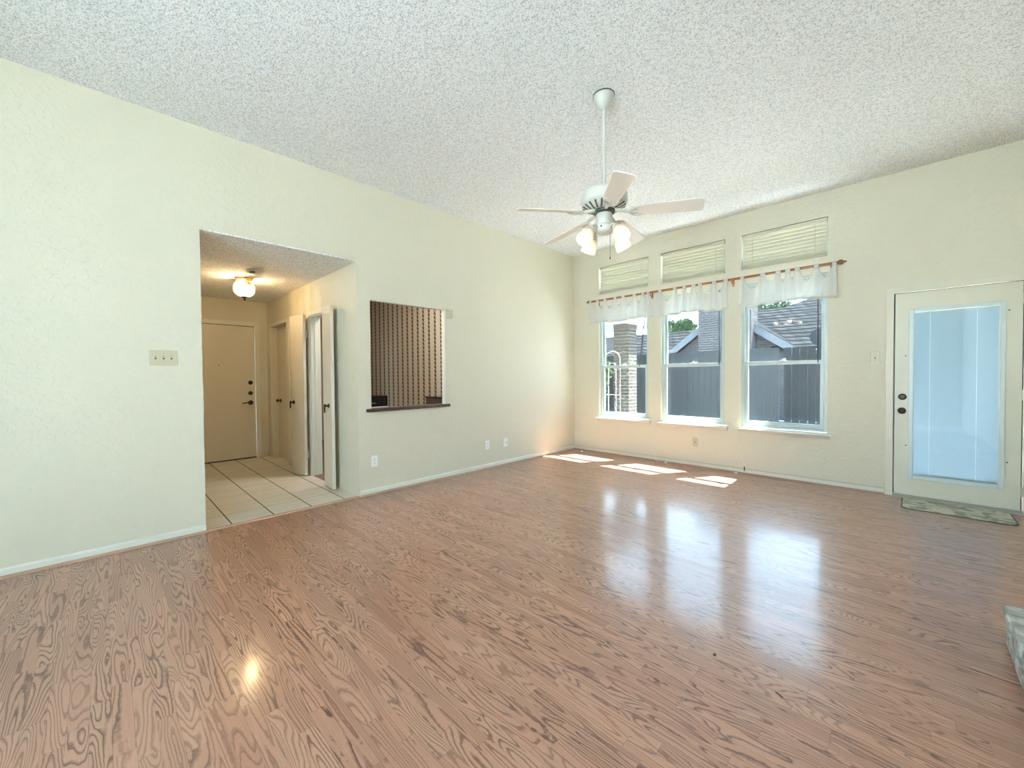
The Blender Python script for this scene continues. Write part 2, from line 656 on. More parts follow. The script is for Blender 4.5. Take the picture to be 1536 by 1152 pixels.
def world_loc(o):
    v = Vector((0, 0, 0))
    while o is not None:
        v = v + o.location
        o = o.parent
    return v


def obj(name, b, mat, parent=None, smooth=False, origin=None, bevel=0.0, solid=0.0):
    bm = b.bm
    bmesh.ops.recalc_face_normals(bm, faces=bm.faces)
    me = D.meshes.new(name)
    bm.to_mesh(me)
    bm.free()
    me.materials.append(MATS[mat])
    o = D.objects.new(name, me)
    COL.objects.link(o)
    if parent is not None:
        o.parent = parent
        me.transform(Matrix.Translation(-world_loc(parent)))
    elif origin is not None:
        me.transform(Matrix.Translation(-Vector(origin)))
        o.location = origin
    if smooth:
        for p in me.polygons:
            p.use_smooth = True
        try:
            me.set_sharp_from_angle(angle=math.radians(42))
        except Exception:
            pass
    if bevel:
        md = o.modifiers.new('bevel', 'BEVEL')
        md.width = bevel
        md.segments = 2
        md.limit_method = 'ANGLE'
    if solid:
        md = o.modifiers.new('solidify', 'SOLIDIFY')
        md.thickness = solid
        md.offset = 0
    return o


def tag(o, label, cat, group=None):
    o['label'] = label
    o['category'] = cat
    if group:
        o['group'] = group
    return o


def thing(name, label, cat, loc, group=None):
    o = D.objects.new(name, None)
    o.empty_display_size = 0.1
    COL.objects.link(o)
    o.location = loc
    return tag(o, label, cat, group)


def struct(name, b, mat, label=None, cat=None, **kw):
    o = obj(name, b, mat, **kw)
    if kw.get('parent') is None:
        o['kind'] = 'structure'
        if label:
            o['label'] = label
            o['category'] = cat
    return o


def sroot(name, loc, label, cat):
    o = thing(name, label, cat, loc)
    o['kind'] = 'structure'
    return o


def wall_bm(u0, u1, z0, z1, holes, place):
    """slab in (u,z) with rectangular holes; place(u,z,side) -> point, side 0/1"""
    us = sorted({u0, u1, *[h[0] for h in holes], *[h[1] for h in holes]})
    zs = sorted({z0, z1, *[h[2] for h in holes], *[h[3] for h in holes]})
    us = [u for u in us if u0 <= u <= u1]
    zs = [z for z in zs if z0 <= z <= z1]

    def solid(i, j):
        if i < 0 or j < 0 or i >= len(us) - 1 or j >= len(zs) - 1:
            return False
        uc, zc = (us[i] + us[i + 1]) / 2, (zs[j] + zs[j + 1]) / 2
        return not any(h[0] < uc < h[1] and h[2] < zc < h[3] for h in holes)

    b = B()
    bm = b.bm

    def quad(*ps):
        bm.faces.new([bm.verts.new(p) for p in ps])

    for i in range(len(us) - 1):
        for j in range(len(zs) - 1):
            if not solid(i, j):
                continue
            a, c, d, e_ = us[i], us[i + 1], zs[j], zs[j + 1]
            for sd in (0, 1):
                quad(place(a, d, sd), place(c, d, sd), place(c, e_, sd), place(a, e_, sd))
            if not solid(i - 1, j):
                quad(place(a, d, 0), place(a, e_, 0), place(a, e_, 1), place(a, d, 1))
            if not solid(i + 1, j):
                quad(place(c, d, 0), place(c, e_, 0), place(c, e_, 1), place(c, d, 1))
            if not solid(i, j - 1):
                quad(place(a, d, 0), place(c, d, 0), place(c, d, 1), place(a, d, 1))
            if not solid(i, j + 1):
                quad(place(a, e_, 0), place(c, e_, 0), place(c, e_, 1), place(a, e_, 1))
    bmesh.ops.remove_doubles(bm, verts=bm.verts, dist=1e-5)
    return b


# ------------------------------------------------------------------ the room shell
H = 3.266
XR = 4.95          # right wall
YB = -8.0          # rear wall
T = 0.12
TL = 0.065         # left wall
HC = 2.444         # entry hall ceiling
OL, OR_ = -5.078, -3.790
PL, PR, PB, PT = -3.653, -2.684, 0.893, 2.074
XE = -3.25         # entry door wall
WIN = [(0.494, 1.333), (1.522, 2.375), (2.562, 3.424)]
WZ = (0.575, 2.375)
TZ = (2.555, 2.987)
DX0, DX1, DZ = 3.955, 4.790, 2.058

struct('floor', B().box(-0.02, XR, -6.75, 0.0, -0.15, 0.0), 'laminate_oak', 'wood laminate floor of narrow reddish oak strips across the living room', 'floor')
struct('floor_rear', B().box(0, XR, YB, -6.75, -0.15, 0.0), 'bounce_floor')  # unseen floor part, made pale to bounce light up to the ceiling
struct('wall_left', wall_bm(YB, 0.0, 0, H, [(OL, OR_, -1, HC + 0.014), (PL, PR, PB, PT)], lambda u, z, sd: (-TL * sd, u, z)), 'wall_paint', 'pale cream wall at left with hall opening and kitchen pass-through', 'wall')
bh = [(a, b, *WZ) for a, b in WIN] + [(a, b, *TZ) for a, b in WIN] + [(DX0, DX1, -1, DZ)]
struct('wall_back', wall_bm(-T, XR + T, 0, H, bh, lambda u, z, sd: (u, T * sd, z)), 'wall_paint', 'cream far wall holding the three tall windows and the patio door', 'wall')
struct('wall_right', wall_bm(YB, 0.0, 0, H, [], lambda u, z, sd: (XR + T * sd, u, z)), 'wall_paint')
RW = (2.50, 4.12, 0.05, 3.10)
struct('wall_rear', wall_bm(-T, XR + T, 0, H, [RW], lambda u, z, sd: (u, YB - T * sd, z)), 'wall_paint')
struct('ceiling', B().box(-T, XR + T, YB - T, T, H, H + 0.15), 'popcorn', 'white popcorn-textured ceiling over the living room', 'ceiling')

# unseen rear window, added behind the camera to daylight the room
t = sroot('window_4', (3.3, YB - 0.06, RW[2]), 'unseen rear-wall window added to daylight the room', 'window')
fb = B()
fb.box(RW[0], RW[1], YB - 0.1, YB - 0.02, RW[2], RW[2] + 0.05).box(RW[0], RW[1], YB - 0.1, YB - 0.02, RW[3] - 0.05, RW[3])
for xx in (RW[0], 3.28, RW[1] - 0.05):
    fb.box(xx, xx + 0.05, YB - 0.1, YB - 0.02, RW[2] + 0.05, RW[3] - 0.05)
obj('window_frame', fb, 'white_vinyl', t)
obj('glass', B().box(RW[0] + 0.02, RW[1] - 0.02, YB - 0.065, YB - 0.059, RW[2] + 0.02, RW[3] - 0.02), 'window_glass', t)
portal('rear_window_portal', ((RW[0] + RW[1]) / 2, YB + 0.01, (RW[2] + RW[3]) / 2), RW[1] - RW[0], RW[3] - RW[2], (0, 1, 0))
for i, (a, b) in enumerate(WIN):
    portal('window_portal', ((a + b) / 2, -0.02, 1.48), b - a, 1.80, (0, -1, 0))

# ---- entry hall shell
struct('floor_entry', B().box(XE - T, -0.02, -5.35, OR_, -0.15, 0.001), 'entry_tile', 'beige stone-look floor tiles with dark grout in the entry hall', 'floor')
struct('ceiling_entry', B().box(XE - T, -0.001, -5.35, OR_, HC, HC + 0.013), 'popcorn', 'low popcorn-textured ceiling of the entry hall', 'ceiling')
struct('wall_entry', wall_bm(-5.35, OR_, 0, HC, [(-4.895, -3.955, -1, 2.065)], lambda u, z, sd: (XE - T * sd, u, z)), 'wall_paint', 'yellowish end wall of the entry hall around the front door', 'wall')
struct('wall_hall_left', B().box(XE - T, -TL, -5.47, -5.35, 0, HC + 0.2), 'wall_paint')
struct('wall_hall_right', wall_bm(XE - T, -TL, 0, 3.2, [(-3.03, -2.25, -1, 2.045), (-1.345, -0.735, -1, 2.03)], lambda u, z, sd: (u, OR_ + T * sd, z)), 'wall_paint', 'right wall of the entry hall holding closet door and narrow double doors', 'wall')

# ---- kitchen seen through the pass-through
KY0, KY1, KX = OR_ + T, -1.90, -4.3
struct('floor_kitchen', B().box(KX, -TL, KY0, KY1, -0.15, 0.0), 'kitchen_floor', 'brown kitchen floor behind the narrow double doors', 'floor')
struct('floor_doorway', B().box(-1.345, -0.735, OR_, KY0, -0.15, 0.0), 'kitchen_floor')
struct('floor_closet', B().box(-3.03, -2.25, OR_, KY0, -0.15, 0.0), 'entry_tile')
struct('wall_kitchen', B().box(KX, -TL, KY1, KY1 + T, 0, 3.2), 'striped_wallpaper', 'kitchen wall in beige wallpaper with dark braided stripes', 'wall')
struct('wall_kitchen_end', B().box(KX - T, KX, KY0, KY1, 0, 3.2), 'striped_wallpaper', 'end wall of the kitchen in the same striped wallpaper', 'wall')
struct('wall_kitchen_side', B().box(KX - T, XE - T, KY0 - T, KY0, 0, 3.2), 'wall_paint')
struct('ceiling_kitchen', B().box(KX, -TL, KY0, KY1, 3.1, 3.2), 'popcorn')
kl = D.lights.new('kitchen_fill_light', 'AREA')  # unseen area light added to brighten the kitchen, without a fixture
kl.shape = 'RECTANGLE'
kl.size, kl.size_y = 0.6, 0.4
kl.energy = 19
kl.color = (1.0, 0.94, 0.86)
ko = D.objects.new('kitchen_fill_light', kl)
COL.objects.link(ko)
ko.location = (-0.75, -3.0, 3.08)

# ---- baseboards, threshold strips
def base_y(name, x0, x1, y0, y1, label):
    b = B()
    b.prism([(x0, y0, 0), (x1, y0, 0), (x1, y0, 0.050), (x0 + (x1 - x0) * 0.4, y0, 0.062), (x0, y0, 0.062)], (0, y1 - y0, 0))
    q = B().prism([(x1, y0, 0), (x1 + 0.014, y0, 0), (x1 + 0.010, y0, 0.012), (x1, y0, 0.018)], (0, y1 - y0, 0))
    o = struct(name, b, 'trim_paint', label, 'baseboard')
    obj('shoe_moulding', q, 'shoe_wood', o)
    return o


simple('shoe_wood', (0.42, 0.27, 0.18), 0.4, var=0.2)
base_y('baseboard_left', 0.0, 0.013, YB, OL, 'cream baseboard on the left wall before the hall opening')
base_y('baseboard_mid', 0.0, 0.013, OR_ + 0.003, -0.001, 'white baseboard on the left wall below the kitchen pass-through')
b = B().box(0.014, DX0 - 0.062, -0.013, 0.0, 0, 0.058)
o = struct('baseboard_back', b, 'trim_paint', 'cream baseboard below the three windows', 'baseboard')
obj('shoe_moulding', B().box(0.016, DX0 - 0.062, -0.026, -0.013, 0, 0.016), 'shoe_wood', o)
obj('caulk_line', B().box(0.014, DX0 - 0.062, -0.0135, -0.0, 0.058, 0.0625), 'stain_line', o)
struct('trim_1', B().prism([(-0.052, OL, 0.0), (0.006, OL, 0.0), (0.0, OL, 0.006), (-0.02, OL, 0.010), (-0.046, OL, 0.006)], (0, OR_ - OL, 0)), 'shoe_wood', 'wood transition strip between tiles and laminate', 'trim')

# ------------------------------------------------------------------ windows
def sash(b, x0, x1, y0, y1, z0, z1, w_, wb=None, wt=None):
    wb = wb or w_
    wt = wt or w_
    b.box(x0, x0 + w_, y0, y1, z0, z1).box(x1 - w_, x1, y0, y1, z0, z1)
    b.box(x0 + w_, x1 - w_, y0, y1, z0, z0 + wb).box(x0 + w_, x1 - w_, y0, y1, z1 - wt, z1)


wlab = ['leftmost white double-hung window, brick column seen through it', 'middle white double-hung window, chimney seen through it', 'rightmost white double-hung window, wide shingle roof seen through it']
for i, (a, b_) in enumerate(WIN):
    z0, z1 = WZ
    r = sroot('window_%d' % (i + 1), ((a + b_) / 2, 0.06, z0), wlab[i], 'window')
    f = B()
    sash(f, a, b_, 0.035, 0.115, z0 + 0.012, z1, 0.032, 0.03)
    obj('window_frame', f, 'white_vinyl', r, bevel=0.003)
    up = B()
    sash(up, a + 0.034, b_ - 0.034, 0.078, 0.102, 1.375, z1 - 0.033, 0.03)
    u = obj('upper_sash', up, 'white_vinyl', r, bevel=0.002)
    obj('glass', B().box(a + 0.062, b_ - 0.062, 0.088, 0.092, 1.40, z1 - 0.06), 'window_glass', u)
    lo = B()
    sash(lo, a + 0.034, b_ - 0.034, 0.044, 0.072, z0 + 0.043, 1.405, 0.036, 0.05, 0.042)
    l_ = obj('lower_sash', lo, 'white_vinyl', r, bevel=0.002)
    obj('glass', B().box(a + 0.068, b_ - 0.068, 0.056, 0.060, z0 + 0.09, 1.368), 'window_glass', l_)
    lk = B().box((a + b_) / 2 - 0.03, (a + b_) / 2 + 0.03, 0.034, 0.06, 1.405, 1.415)
    lk.tube([((a + b_) / 2, 0.045, 1.415), ((a + b_) / 2 + 0.005, 0.045, 1.425), ((a + b_) / 2 + 0.03, 0.038, 1.428)], 0.005, 8)
    obj('sash_lock', lk, 'white_plastic', r)
    obj('screen', B().box(a + 0.033, b_ - 0.033, 0.108, 0.1095, z0 + 0.04, z1 - 0.033), 'insect_screen', r)
    s = B().box(a - 0.045, b_ + 0.045, -0.075, 0.0, z0 - 0.018, z0, bev=0.004)
    s.box(a + 0.001, b_ - 0.001, -0.0, 0.119, z0 - 0.006, z0 + 0.002)
    obj('window_sill', s, 'trim_paint', r)
    ap = B().prism([(a - 0.03, 0, z0 - 0.018), (a - 0.03, -0.03, z0 - 0.018), (a - 0.03, -0.012, z0 - 0.06), (a - 0.03, 0, z0 - 0.06)], (b_ - a + 0.06, 0, 0))
    obj('sill_apron', ap, 'wall_paint', r)
    # transom above
    z2, z3 = TZ
    r2 = sroot('window_%d' % (i + 5), ((a + b_) / 2, 0.06, z2), ['small transom window above the leftmost tall window', 'small transom window above the middle tall window', 'small transom window above the rightmost tall window'][i], 'window')
    f = B()
    sash(f, a, b_, 0.06, 0.115, z2, z3, 0.034)
    obj('window_frame', f, 'white_vinyl', r2, bevel=0.003)
    obj('glass', B().box(a + 0.03, b_ - 0.03, 0.088, 0.092, z2 + 0.03, z3 - 0.03), 'window_glass', r2)
    # blind inside the transom
    bl = thing('window_blind', ['closed cream slat blind in the transom nearest the room corner', 'closed cream slat blind in the middle transom', 'closed cream slat blind in the transom nearest the patio door'][i], 'blind', ((a + b_) / 2, 0.035, z2), 'transom blinds')
    sb = B()
    n = 9
    p = (z3 - z2 - 0.06) / n
    for k in range(n):
        zc = z2 + 0.028 + p * (k + 0.5)
        lean = 0.010 if k > 3 else 0.0125
        cv = 0.56 if k > 3 else 0.515
        sb.prism([(a + 0.016, 0.036 + lean, zc - p * cv), (a + 0.016, 0.032, zc), (a + 0.016, 0.036 - lean, zc + p * cv), (a + 0.016, 0.0375 - lean, zc + p * cv), (a + 0.016, 0.0335, zc), (a + 0.016, 0.0375 + lean, zc - p * cv)], (b_ - a - 0.032, 0, 0))
    obj('slats', sb, 'blind_cream', bl)
    obj('head_rail', B().box(a + 0.012, b_ - 0.012, 0.012, 0.054, z3 - 0.040, z3 - 0.004, bev=0.003), 'blind_cream', bl)
    obj('bottom_rail', B().box(a + 0.016, b_ - 0.016, 0.022, 0.05, z2 + 0.008, z2 + 0.028, bev=0.003), 'blind_cream', bl)
    for xx in (a + 0.12, b_ - 0.12):
        obj('cord', B().tube([(xx, 0.018, z2 + 0.02), (xx, 0.018, z3 - 0.04)], 0.0012, 6), 'blind_cream', bl)
    # tilt wand hanging in the lower window
    xw = (1.262, 2.297, 3.333)[i]
    xe = (1.178, 2.298, 3.336)[i]
    wv = thing('blind_wand', ['thin black wand hanging aslant in the leftmost window', 'thin black wand hanging straight in the middle window', 'thin black wand hanging straight in the rightmost window'][i], 'blind wand', (xw, 0.028, 1.37), 'blind wands')
    obj('rod', B().tube([(xw + (xw - xe) * 0.4, 0.028, 2.35), (xe, 0.028, 1.375)], 0.0052, 8), 'black', wv)
    obj('hook', B().tube([(xw + (xw - xe) * 0.4, 0.028, 2.345), (xw + (xw - xe) * 0.4, 0.028, 2.37)], 0.003, 6), 'white_plastic', wv)

# ------------------------------------------------------------------ curtain rod and valances
RY, RZ = -0.09, 2.440
rod = thing('curtain_rod', 'long brown wooden curtain rod with turned finials above the three windows', 'curtain rod', (1.95, RY, RZ))
obj('pole', B().tube([(0.40, RY, RZ), (1.9, RY, RZ), (3.50, RY, RZ)], 0.0155, 14), 'rod_wood', rod, smooth=True)
fin = [(0.0, 0.0), (0.016, 0.0), (0.020, 0.006), (0.012, 0.014), (0.020, 0.024), (0.028, 0.038), (0.026, 0.052), (0.016, 0.066), (0.007, 0.076), (0.010, 0.084), (0.006, 0.092), (0.0, 0.094)]
obj('finial', B().lathe(fin, (3.498, RY, RZ), (1, 0, 0), 16), 'rod_wood', rod, smooth=True)
obj('finial', B().lathe(fin, (0.402, RY, RZ), (-1, 0, 0), 16), 'rod_wood', rod, smooth=True)
for xb in (0.50, 1.40, 2.475, 3.462):
    bb = B().box(xb - 0.011, xb + 0.011, -0.012, 0.0, RZ - 0.075, RZ + 0.03, bev=0.002)
    bb.tube([(xb, -0.006, RZ - 0.05), (xb, -0.05, RZ - 0.045), (xb, -0.085, RZ - 0.032), (xb, -0.105, RZ - 0.015)], 0.009, 8)
    bb.tube([(xb, RY - 0.020, RZ + 0.004), (xb, RY - 0.018, RZ - 0.012), (xb, RY, RZ - 0.021), (xb, RY + 0.018, RZ - 0.012)], 0.006, 8)
    obj('bracket', bb, 'rod_wood', rod, smooth=True)


def valance(x0, x1, tabs, label, seed):
    rnd = random.Random(seed)
    root = thing('valance', label, 'valance', ((x0 + x1) / 2, RY - 0.018, 2.075))
    nx = int((x1 - x0) / 0.012)
    phases = [(rnd.uniform(14, 46), rnd.uniform(0, 6.28), rnd.uniform(0.005, 0.011)) for _ in range(5)]

    def sag(x):
        lo = max([t for t in tabs if t <= x + 1e-6], default=tabs[0])
        hi = min([t for t in tabs if t >= x - 1e-6], default=tabs[-1])
        if hi - lo < 1e-4:
            return 0
        g = hi - lo
        q = (x - lo) / g
        fl = min(0.45, 0.024 / g)
        qq = max(0, min(1, (q - fl) / (1 - 2 * fl)))
        return min(0.128, 0.085 + g * 0.20) * (math.sin(math.pi * qq) ** 0.75 if qq > 0 else 0)

    rows = []
    nz = 22
    for j in range(nz + 1):
        v = j / nz
        row = []
        for i in range(nx + 1):
            x = x0 + (x1 - x0) * i / nx
            nt_ = min(abs(x - t) for t in tabs)
            zt = 2.415 - sag(x)
            zb = 2.078 + 0.010 * math.sin(x * 9 + seed) + 0.006 * math.sin(x * 31 + seed * 2)
            z = zt + (zb - zt) * v
            fold = sum(am * math.sin(fr * x + ph + 1.5 * v) for fr, ph, am in phases)
            y = RY - 0.020 + fold * (0.35 + 0.9 * v) + 0.024 * math.exp(-(nt_ / 0.030) ** 2) * (-1) * (1 - 0.4 * v) + 0.010 * sag(x) / 0.12
            xx = x + 0.010 * math.sin(17 * x + seed) * v
            row.append((xx, y, z))
        rows.append(row)
    o = obj('cloth', B().grid(rows), 'sheer_cotton', root, smooth=True, solid=0.0012)
    hem = [[(p[0], p[1] - 0.0018, p[2]) for p in rows[nz - 2]], [(p[0], p[1] - 0.0018, p[2] - 0.001) for p in rows[nz]]]
    obj('hem', B().grid(hem), 'sheer_cotton', root, smooth=True, solid=0.001)
    for t in tabs:
        wd = rnd.uniform(0.021, 0.026)
        prof = []
        for k in range(13):
            an = math.radians(-60 + 300 * k / 12)
            prof.append((RY - 0.0185 * math.cos(an), RZ + 0.0185 * math.sin(an)))
        prof = [(RY - 0.032, 2.385)] + prof[1:12] + [(RY + 0.010, 2.40)]
        rows2 = [[(t + s * wd, y, z) for s in (-1, -0.4, 0.3, 1)] for y, z in prof]
        obj('tab', B().grid(rows2), 'sheer_cotton', root, smooth=True, solid=0.0014)


valance(0.385, 2.435, [0.40, 0.53, 0.668, 0.845, 0.985, 1.165, 1.300, 1.385, 1.555, 1.768, 1.895, 2.018, 2.100, 2.275, 2.412], 'long white sheer tab-top valance hanging across the left and middle windows', 3)
valance(2.580, 3.510, [2.600, 2.820, 2.975, 3.070, 3.160, 3.335, 3.490], 'short white sheer tab-top valance hanging over the rightmost window', 11)

# ------------------------------------------------------------------ patio door
d2 = sroot('door_2', (4.37, 0.0, 0.0), 'cream patio door with a tall glass lite holding closed mini blinds', 'door')
cs = B()
cs.box(DX0 - 0.056, DX0 + 0.002, -0.017, 0.0, 0, DZ + 0.05).box(DX1 - 0.002, DX1 + 0.056, -0.017, 0.0, 0, DZ + 0.05).box(DX0 + 0.002, DX1 - 0.002, -0.017, 0.0, DZ - 0.004, DZ + 0.05)
obj('casing', cs, 'patio_door_paint', d2, bevel=0.003)
SX0, SX1, SB, STP = 3.968, 4.777, 0.022, 2.046
LX0, LX1, LZ0, LZ1 = 4.066, 4.684, 0.190, 1.885
sl_ = wall_bm(SX0, SX1, SB, STP, [(LX0 + 0.02, LX1 - 0.02, LZ0 + 0.02, LZ1 - 0.02)], lambda u, z, sd: (u, 0.012 + 0.042 * sd, z))
slab = obj('slab', sl_, 'patio_door_paint', d2)
obj('door_stop', B().box(DX0, DX0 + 0.012, 0.058, 0.115, 0, DZ).box(DX1 - 0.012, DX1, 0.058, 0.115, 0, DZ).box(DX0, DX1, 0.058, 0.115, DZ - 0.010, DZ), 'dark_seal', d2)
lf = B()
sash(lf, LX0, LX1, -0.004, 0.014, LZ0, LZ1, 0.036)
obj('lite_frame', lf, 'lite_frame', slab, bevel=0.006)
lf2 = B()
sash(lf2, LX0 + 0.02, LX1 - 0.02, 0.014, 0.062, LZ0 + 0.02, LZ1 - 0.02, 0.018)
obj('lite_inner_frame', lf2, 'lite_frame', slab)
obj('glass', B().box(LX0 + 0.03, LX1 - 0.03, 0.018, 0.021, LZ0 + 0.03, LZ1 - 0.03), 'window_glass', slab)
mb = B()
z = LZ0 + 0.044
while z < LZ1 - 0.055:
    mb.prism([(LX0 + 0.0375, 0.0352, z), (LX0 + 0.0375, 0.0315, z + 0.0130), (LX0 + 0.0375, 0.0322, z + 0.0130), (LX0 + 0.0375, 0.0359, z)], (LX1 - LX0 - 0.075, 0, 0))
    z += 0.0122
obj('blind_slats', mb, 'blind_blue', slab)
lc = B()
for xx in (LX0 + 0.148, LX1 - 0.168):
    lc.tube([(xx, 0.029, LZ0 + 0.045), (xx, 0.029, LZ1 - 0.04)], 0.0016, 6)
obj('ladder_cord', lc, 'white_plastic', slab)
obj('blind_rail', B().box(LX0 + 0.039, LX1 - 0.039, 0.026, 0.04, LZ1 - 0.052, LZ1 - 0.038).box(LX0 + 0.039, LX1 - 0.039, 0.026, 0.04, LZ0 + 0.039, LZ0 + 0.047), 'grey_metal', slab)


def knob_set(parent, x, y, z, dirv, name='knob', ball=True, r=0.028):
    prof = [(0, 0), (r + 0.004, 0), (r + 0.004, 0.004), (r, 0.009), (0.012, 0.013), (0.011, 0.028)]
    if ball:
        prof += [(0.020, 0.034), (0.027, 0.045), (0.026, 0.056), (0.017, 0.064), (0.0, 0.066)]
    else:
        prof += [(0.011, 0.020), (0.0, 0.021)]
        prof = prof[:4] + [(0.020, 0.013), (0.018, 0.018), (0.0, 0.019)]
    return obj(name, B().lathe(prof, (x, y, z), dirv, 20), 'bronze', parent, smooth=True)


db = knob_set(slab, 4.024, 0.012, 1.008, (0, -1, 0), 'deadbolt', False)
obj('thumb_turn', B().box(4.004, 4.044, -0.026, -0.008, 1.002, 1.014, bev=0.003), 'bronze', db)
knob_set(slab, 4.021, 0.012, 0.868, (0, -1, 0), 'knob')
for zz in (1.895, 1.045, 0.19):
    hb = B()
    for k in range(5):
        hb.lathe([(0.0, 0), (0.0075, 0.001), (0.0075, 0.017), (0.0, 0.018)], (4.7825, 0.006, zz - 0.047 + k * 0.0185), (0, 0, 1), 10)
    obj('hinge', hb, 'chrome', d2)
scr = B()
for (xx, zz) in [(4.052, 0.52), (4.700, 0.44), (4.700, 1.80), (4.045, 1.42)]:
    scr.lathe([(0, 0), (0.006, 0), (0.004, 0.003), (0, 0.003)], (xx, 0.012, zz), (0, -1, 0), 8)
obj('screw_cap', scr, 'bronze', slab)
obj('sill_plate', B().prism([(DX0, -0.055, 0), (DX0, -0.05, 0.006), (DX0, 0.0, 0.018), (DX0, 0.119, 0.018), (DX0, 0.119, 0)], (DX1 - DX0, 0, 0)), 'grey_metal', d2)

# ------------------------------------------------------------------ front door
d1 = sroot('door_1', (XE, -4.425, 0.0), 'flat beige front door at the end of the entry hall', 'door')
y0, y1 = -4.885, -3.967
obj('slab', B().box(XE - 0.05, XE - 0.006, y0, y1, 0.018, 2.052), 'door_paint', d1, bevel=0.002)
slab1 = d1.children[0]
c1 = B().box(XE, XE + 0.015, y1 + 0.004, y1 + 0.072, 0, 2.13).box(XE, XE + 0.015, y0 - 0.072, y0 - 0.004, 0, 2.13).box(XE, XE + 0.015, y0 - 0.004, y1 + 0.004, 2.062, 2.13)
obj('casing', c1, 'trim_paint', d1, bevel=0.004)
obj('door_stop', B().box(XE - 0.115, XE - 0.052, y1, y1 + 0.012, 0, 2.065).box(XE - 0.115, XE - 0.052, y0 - 0.01, y0, 0, 2.065).box(XE - 0.115, XE - 0.052, y0, y1, 2.05, 2.065).box(XE - 0.115, XE - 0.02, y0, y1, 0.0, 0.016), 'dark_seal', d1)
knob_set(slab1, XE - 0.006, -4.030, 1.182, (1, 0, 0), 'deadbolt', False)
knob_set(slab1, XE - 0.006, -4.032, 1.018, (1, 0, 0), 'deadbolt', False)
lv = knob_set(slab1, XE - 0.006, -4.032, 0.870, (1, 0, 0), 'lever_rose', False, 0.032)
obj('lever', B().tube([(XE, -4.032, 0.870), (XE + 0.05, -4.032, 0.870), (XE + 0.056, -4.045, 0.870), (XE + 0.054, -4.10, 0.874), (XE + 0.05, -4.145, 0.866), (XE + 0.05, -4.155, 0.858)], [0.011, 0.010, 0.010, 0.009, 0.008, 0.007], 10), 'bronze', lv, smooth=True)
obj('peephole', B().lathe([(0, 0), (0.008, 0), (0.007, 0.004), (0, 0.004)], (XE - 0.006, -4.43, 1.447), (1, 0, 0), 12), 'bronze', slab1)

# ------------------------------------------------------------------ closet door (recessed, closed)
d5 = sroot('door_5', (-2.64, OR_, 0.0), 'closed beige closet door in the hall wall beside the front door', 'door')
s5 = obj('slab', B().box(-3.022, -2.258, OR_ + 0.085, OR_ + 0.119, 0.022, 2.035), 'door_paint', d5, bevel=0.002)
c5 = B().box(-3.088, -3.03, OR_ - 0.014, OR_, 0, 2.10).box(-2.25, -2.15, OR_ - 0.014, OR_, 0, 2.10).box(-3.03, -2.25, OR_ - 0.014, OR_, 2.045, 2.10)
obj('casing', c5, 'trim_paint', d5, bevel=0.004)
knob_set(s5, -2.90, OR_ + 0.085, 0.90, (0, -1, 0), 'knob', True, 0.026)

# ------------------------------------------------------------------ narrow double doors to the kitchen
cz = B().box(-1.40, -1.345, OR_ - 0.014, OR_, 0, 2.085).box(-0.735, -0.68, OR_ - 0.014, OR_, 0, 2.085).box(-1.345, -0.735, OR_ - 0.014, OR_, 2.03, 2.085)
cz.box(-1.3449, -1.332, OR_, KY0, 0, 2.03).box(-0.748, -0.7351, OR_, KY0, 0, 2.03).box(-1.332, -0.748, OR_, KY0, 2.018, 2.03)
cz.box(-1.332, -1.32, OR_ + 0.045, OR_ + 0.075, 0, 2.018)
o = struct('trim_2', cz, 'trim_paint', 'white door frame of the kitchen doorway in the entry hall', 'door frame', bevel=0.003)


def leaf(name, label, hx, hy, ang, L_, knob_u, sign):
    """leaf swings from hinge point; u along the leaf, v thickness toward the wall"""
    r = sroot(name, (hx, hy, 0), label, 'door')
    m = Matrix.Translation((hx, hy, 0)) @ Matrix.Rotation(ang, 4, 'Z')
    # local: u along +x, face toward -y is the visible one when sign>0
    v0, v1 = (0.0, 0.035) if sign > 0 else (-0.035, 0.0)
    s_ = obj('slab', B().box(0, L_, v0, v1, 0.012, 2.045, m=m), 'door_paint', r, bevel=0.002)
    fv = v0 if sign > 0 else v1
    bv = v1 if sign > 0 else v0
    dn = m.to_3x3() @ Vector((0, -1 if sign > 0 else 1, 0))
    p = m @ Vector((knob_u, fv, 0.935))
    rs = obj('handle', B().lathe([(0, 0), (0.026, 0), (0.025, 0.006), (0.012, 0.010), (0.010, 0.045), (0, 0.046)], p, dn, 16).tube([p + dn * 0.042 + Vector((0, 0, 0.02)), p + dn * 0.046 + Vector((0, 0, -0.01)), p + dn * 0.046 + Vector((0, 0, -0.075))], [0.009, 0.010, 0.008], 10), 'bronze', s_, smooth=True)
    p2 = m @ Vector((knob_u, bv, 0.935))
    obj('handle', B().lathe([(0, 0), (0.026, 0), (0.025, 0.005), (0.010, 0.008), (0.010, 0.020), (0, 0.020)], p2, -dn, 16).tube([p2 - dn * 0.018 + Vector((0, 0, 0.02)), p2 - dn * 0.02 + Vector((0, 0, -0.07))], [0.008, 0.007], 10), 'bronze', s_, smooth=True)
    hl = B()
    for zz in (0.28, 1.80):
        q = m @ Vector((-0.010, (v0 + v1) / 2 + (0.016 if sign > 0 else -0.016), 0))
        hl.box(-0.030, 0.002, (bv - 0.003 if sign > 0 else bv), (bv if sign > 0 else bv + 0.003), zz - 0.045, zz + 0.045, m=m)
        hl.lathe([(0, 0), (0.006, 0), (0.006, 0.09), (0, 0.09)], (q.x, q.y, zz - 0.045), (0, 0, 1), 10)
    obj('hinge', hl, 'white_vinyl', r)
    return r, m


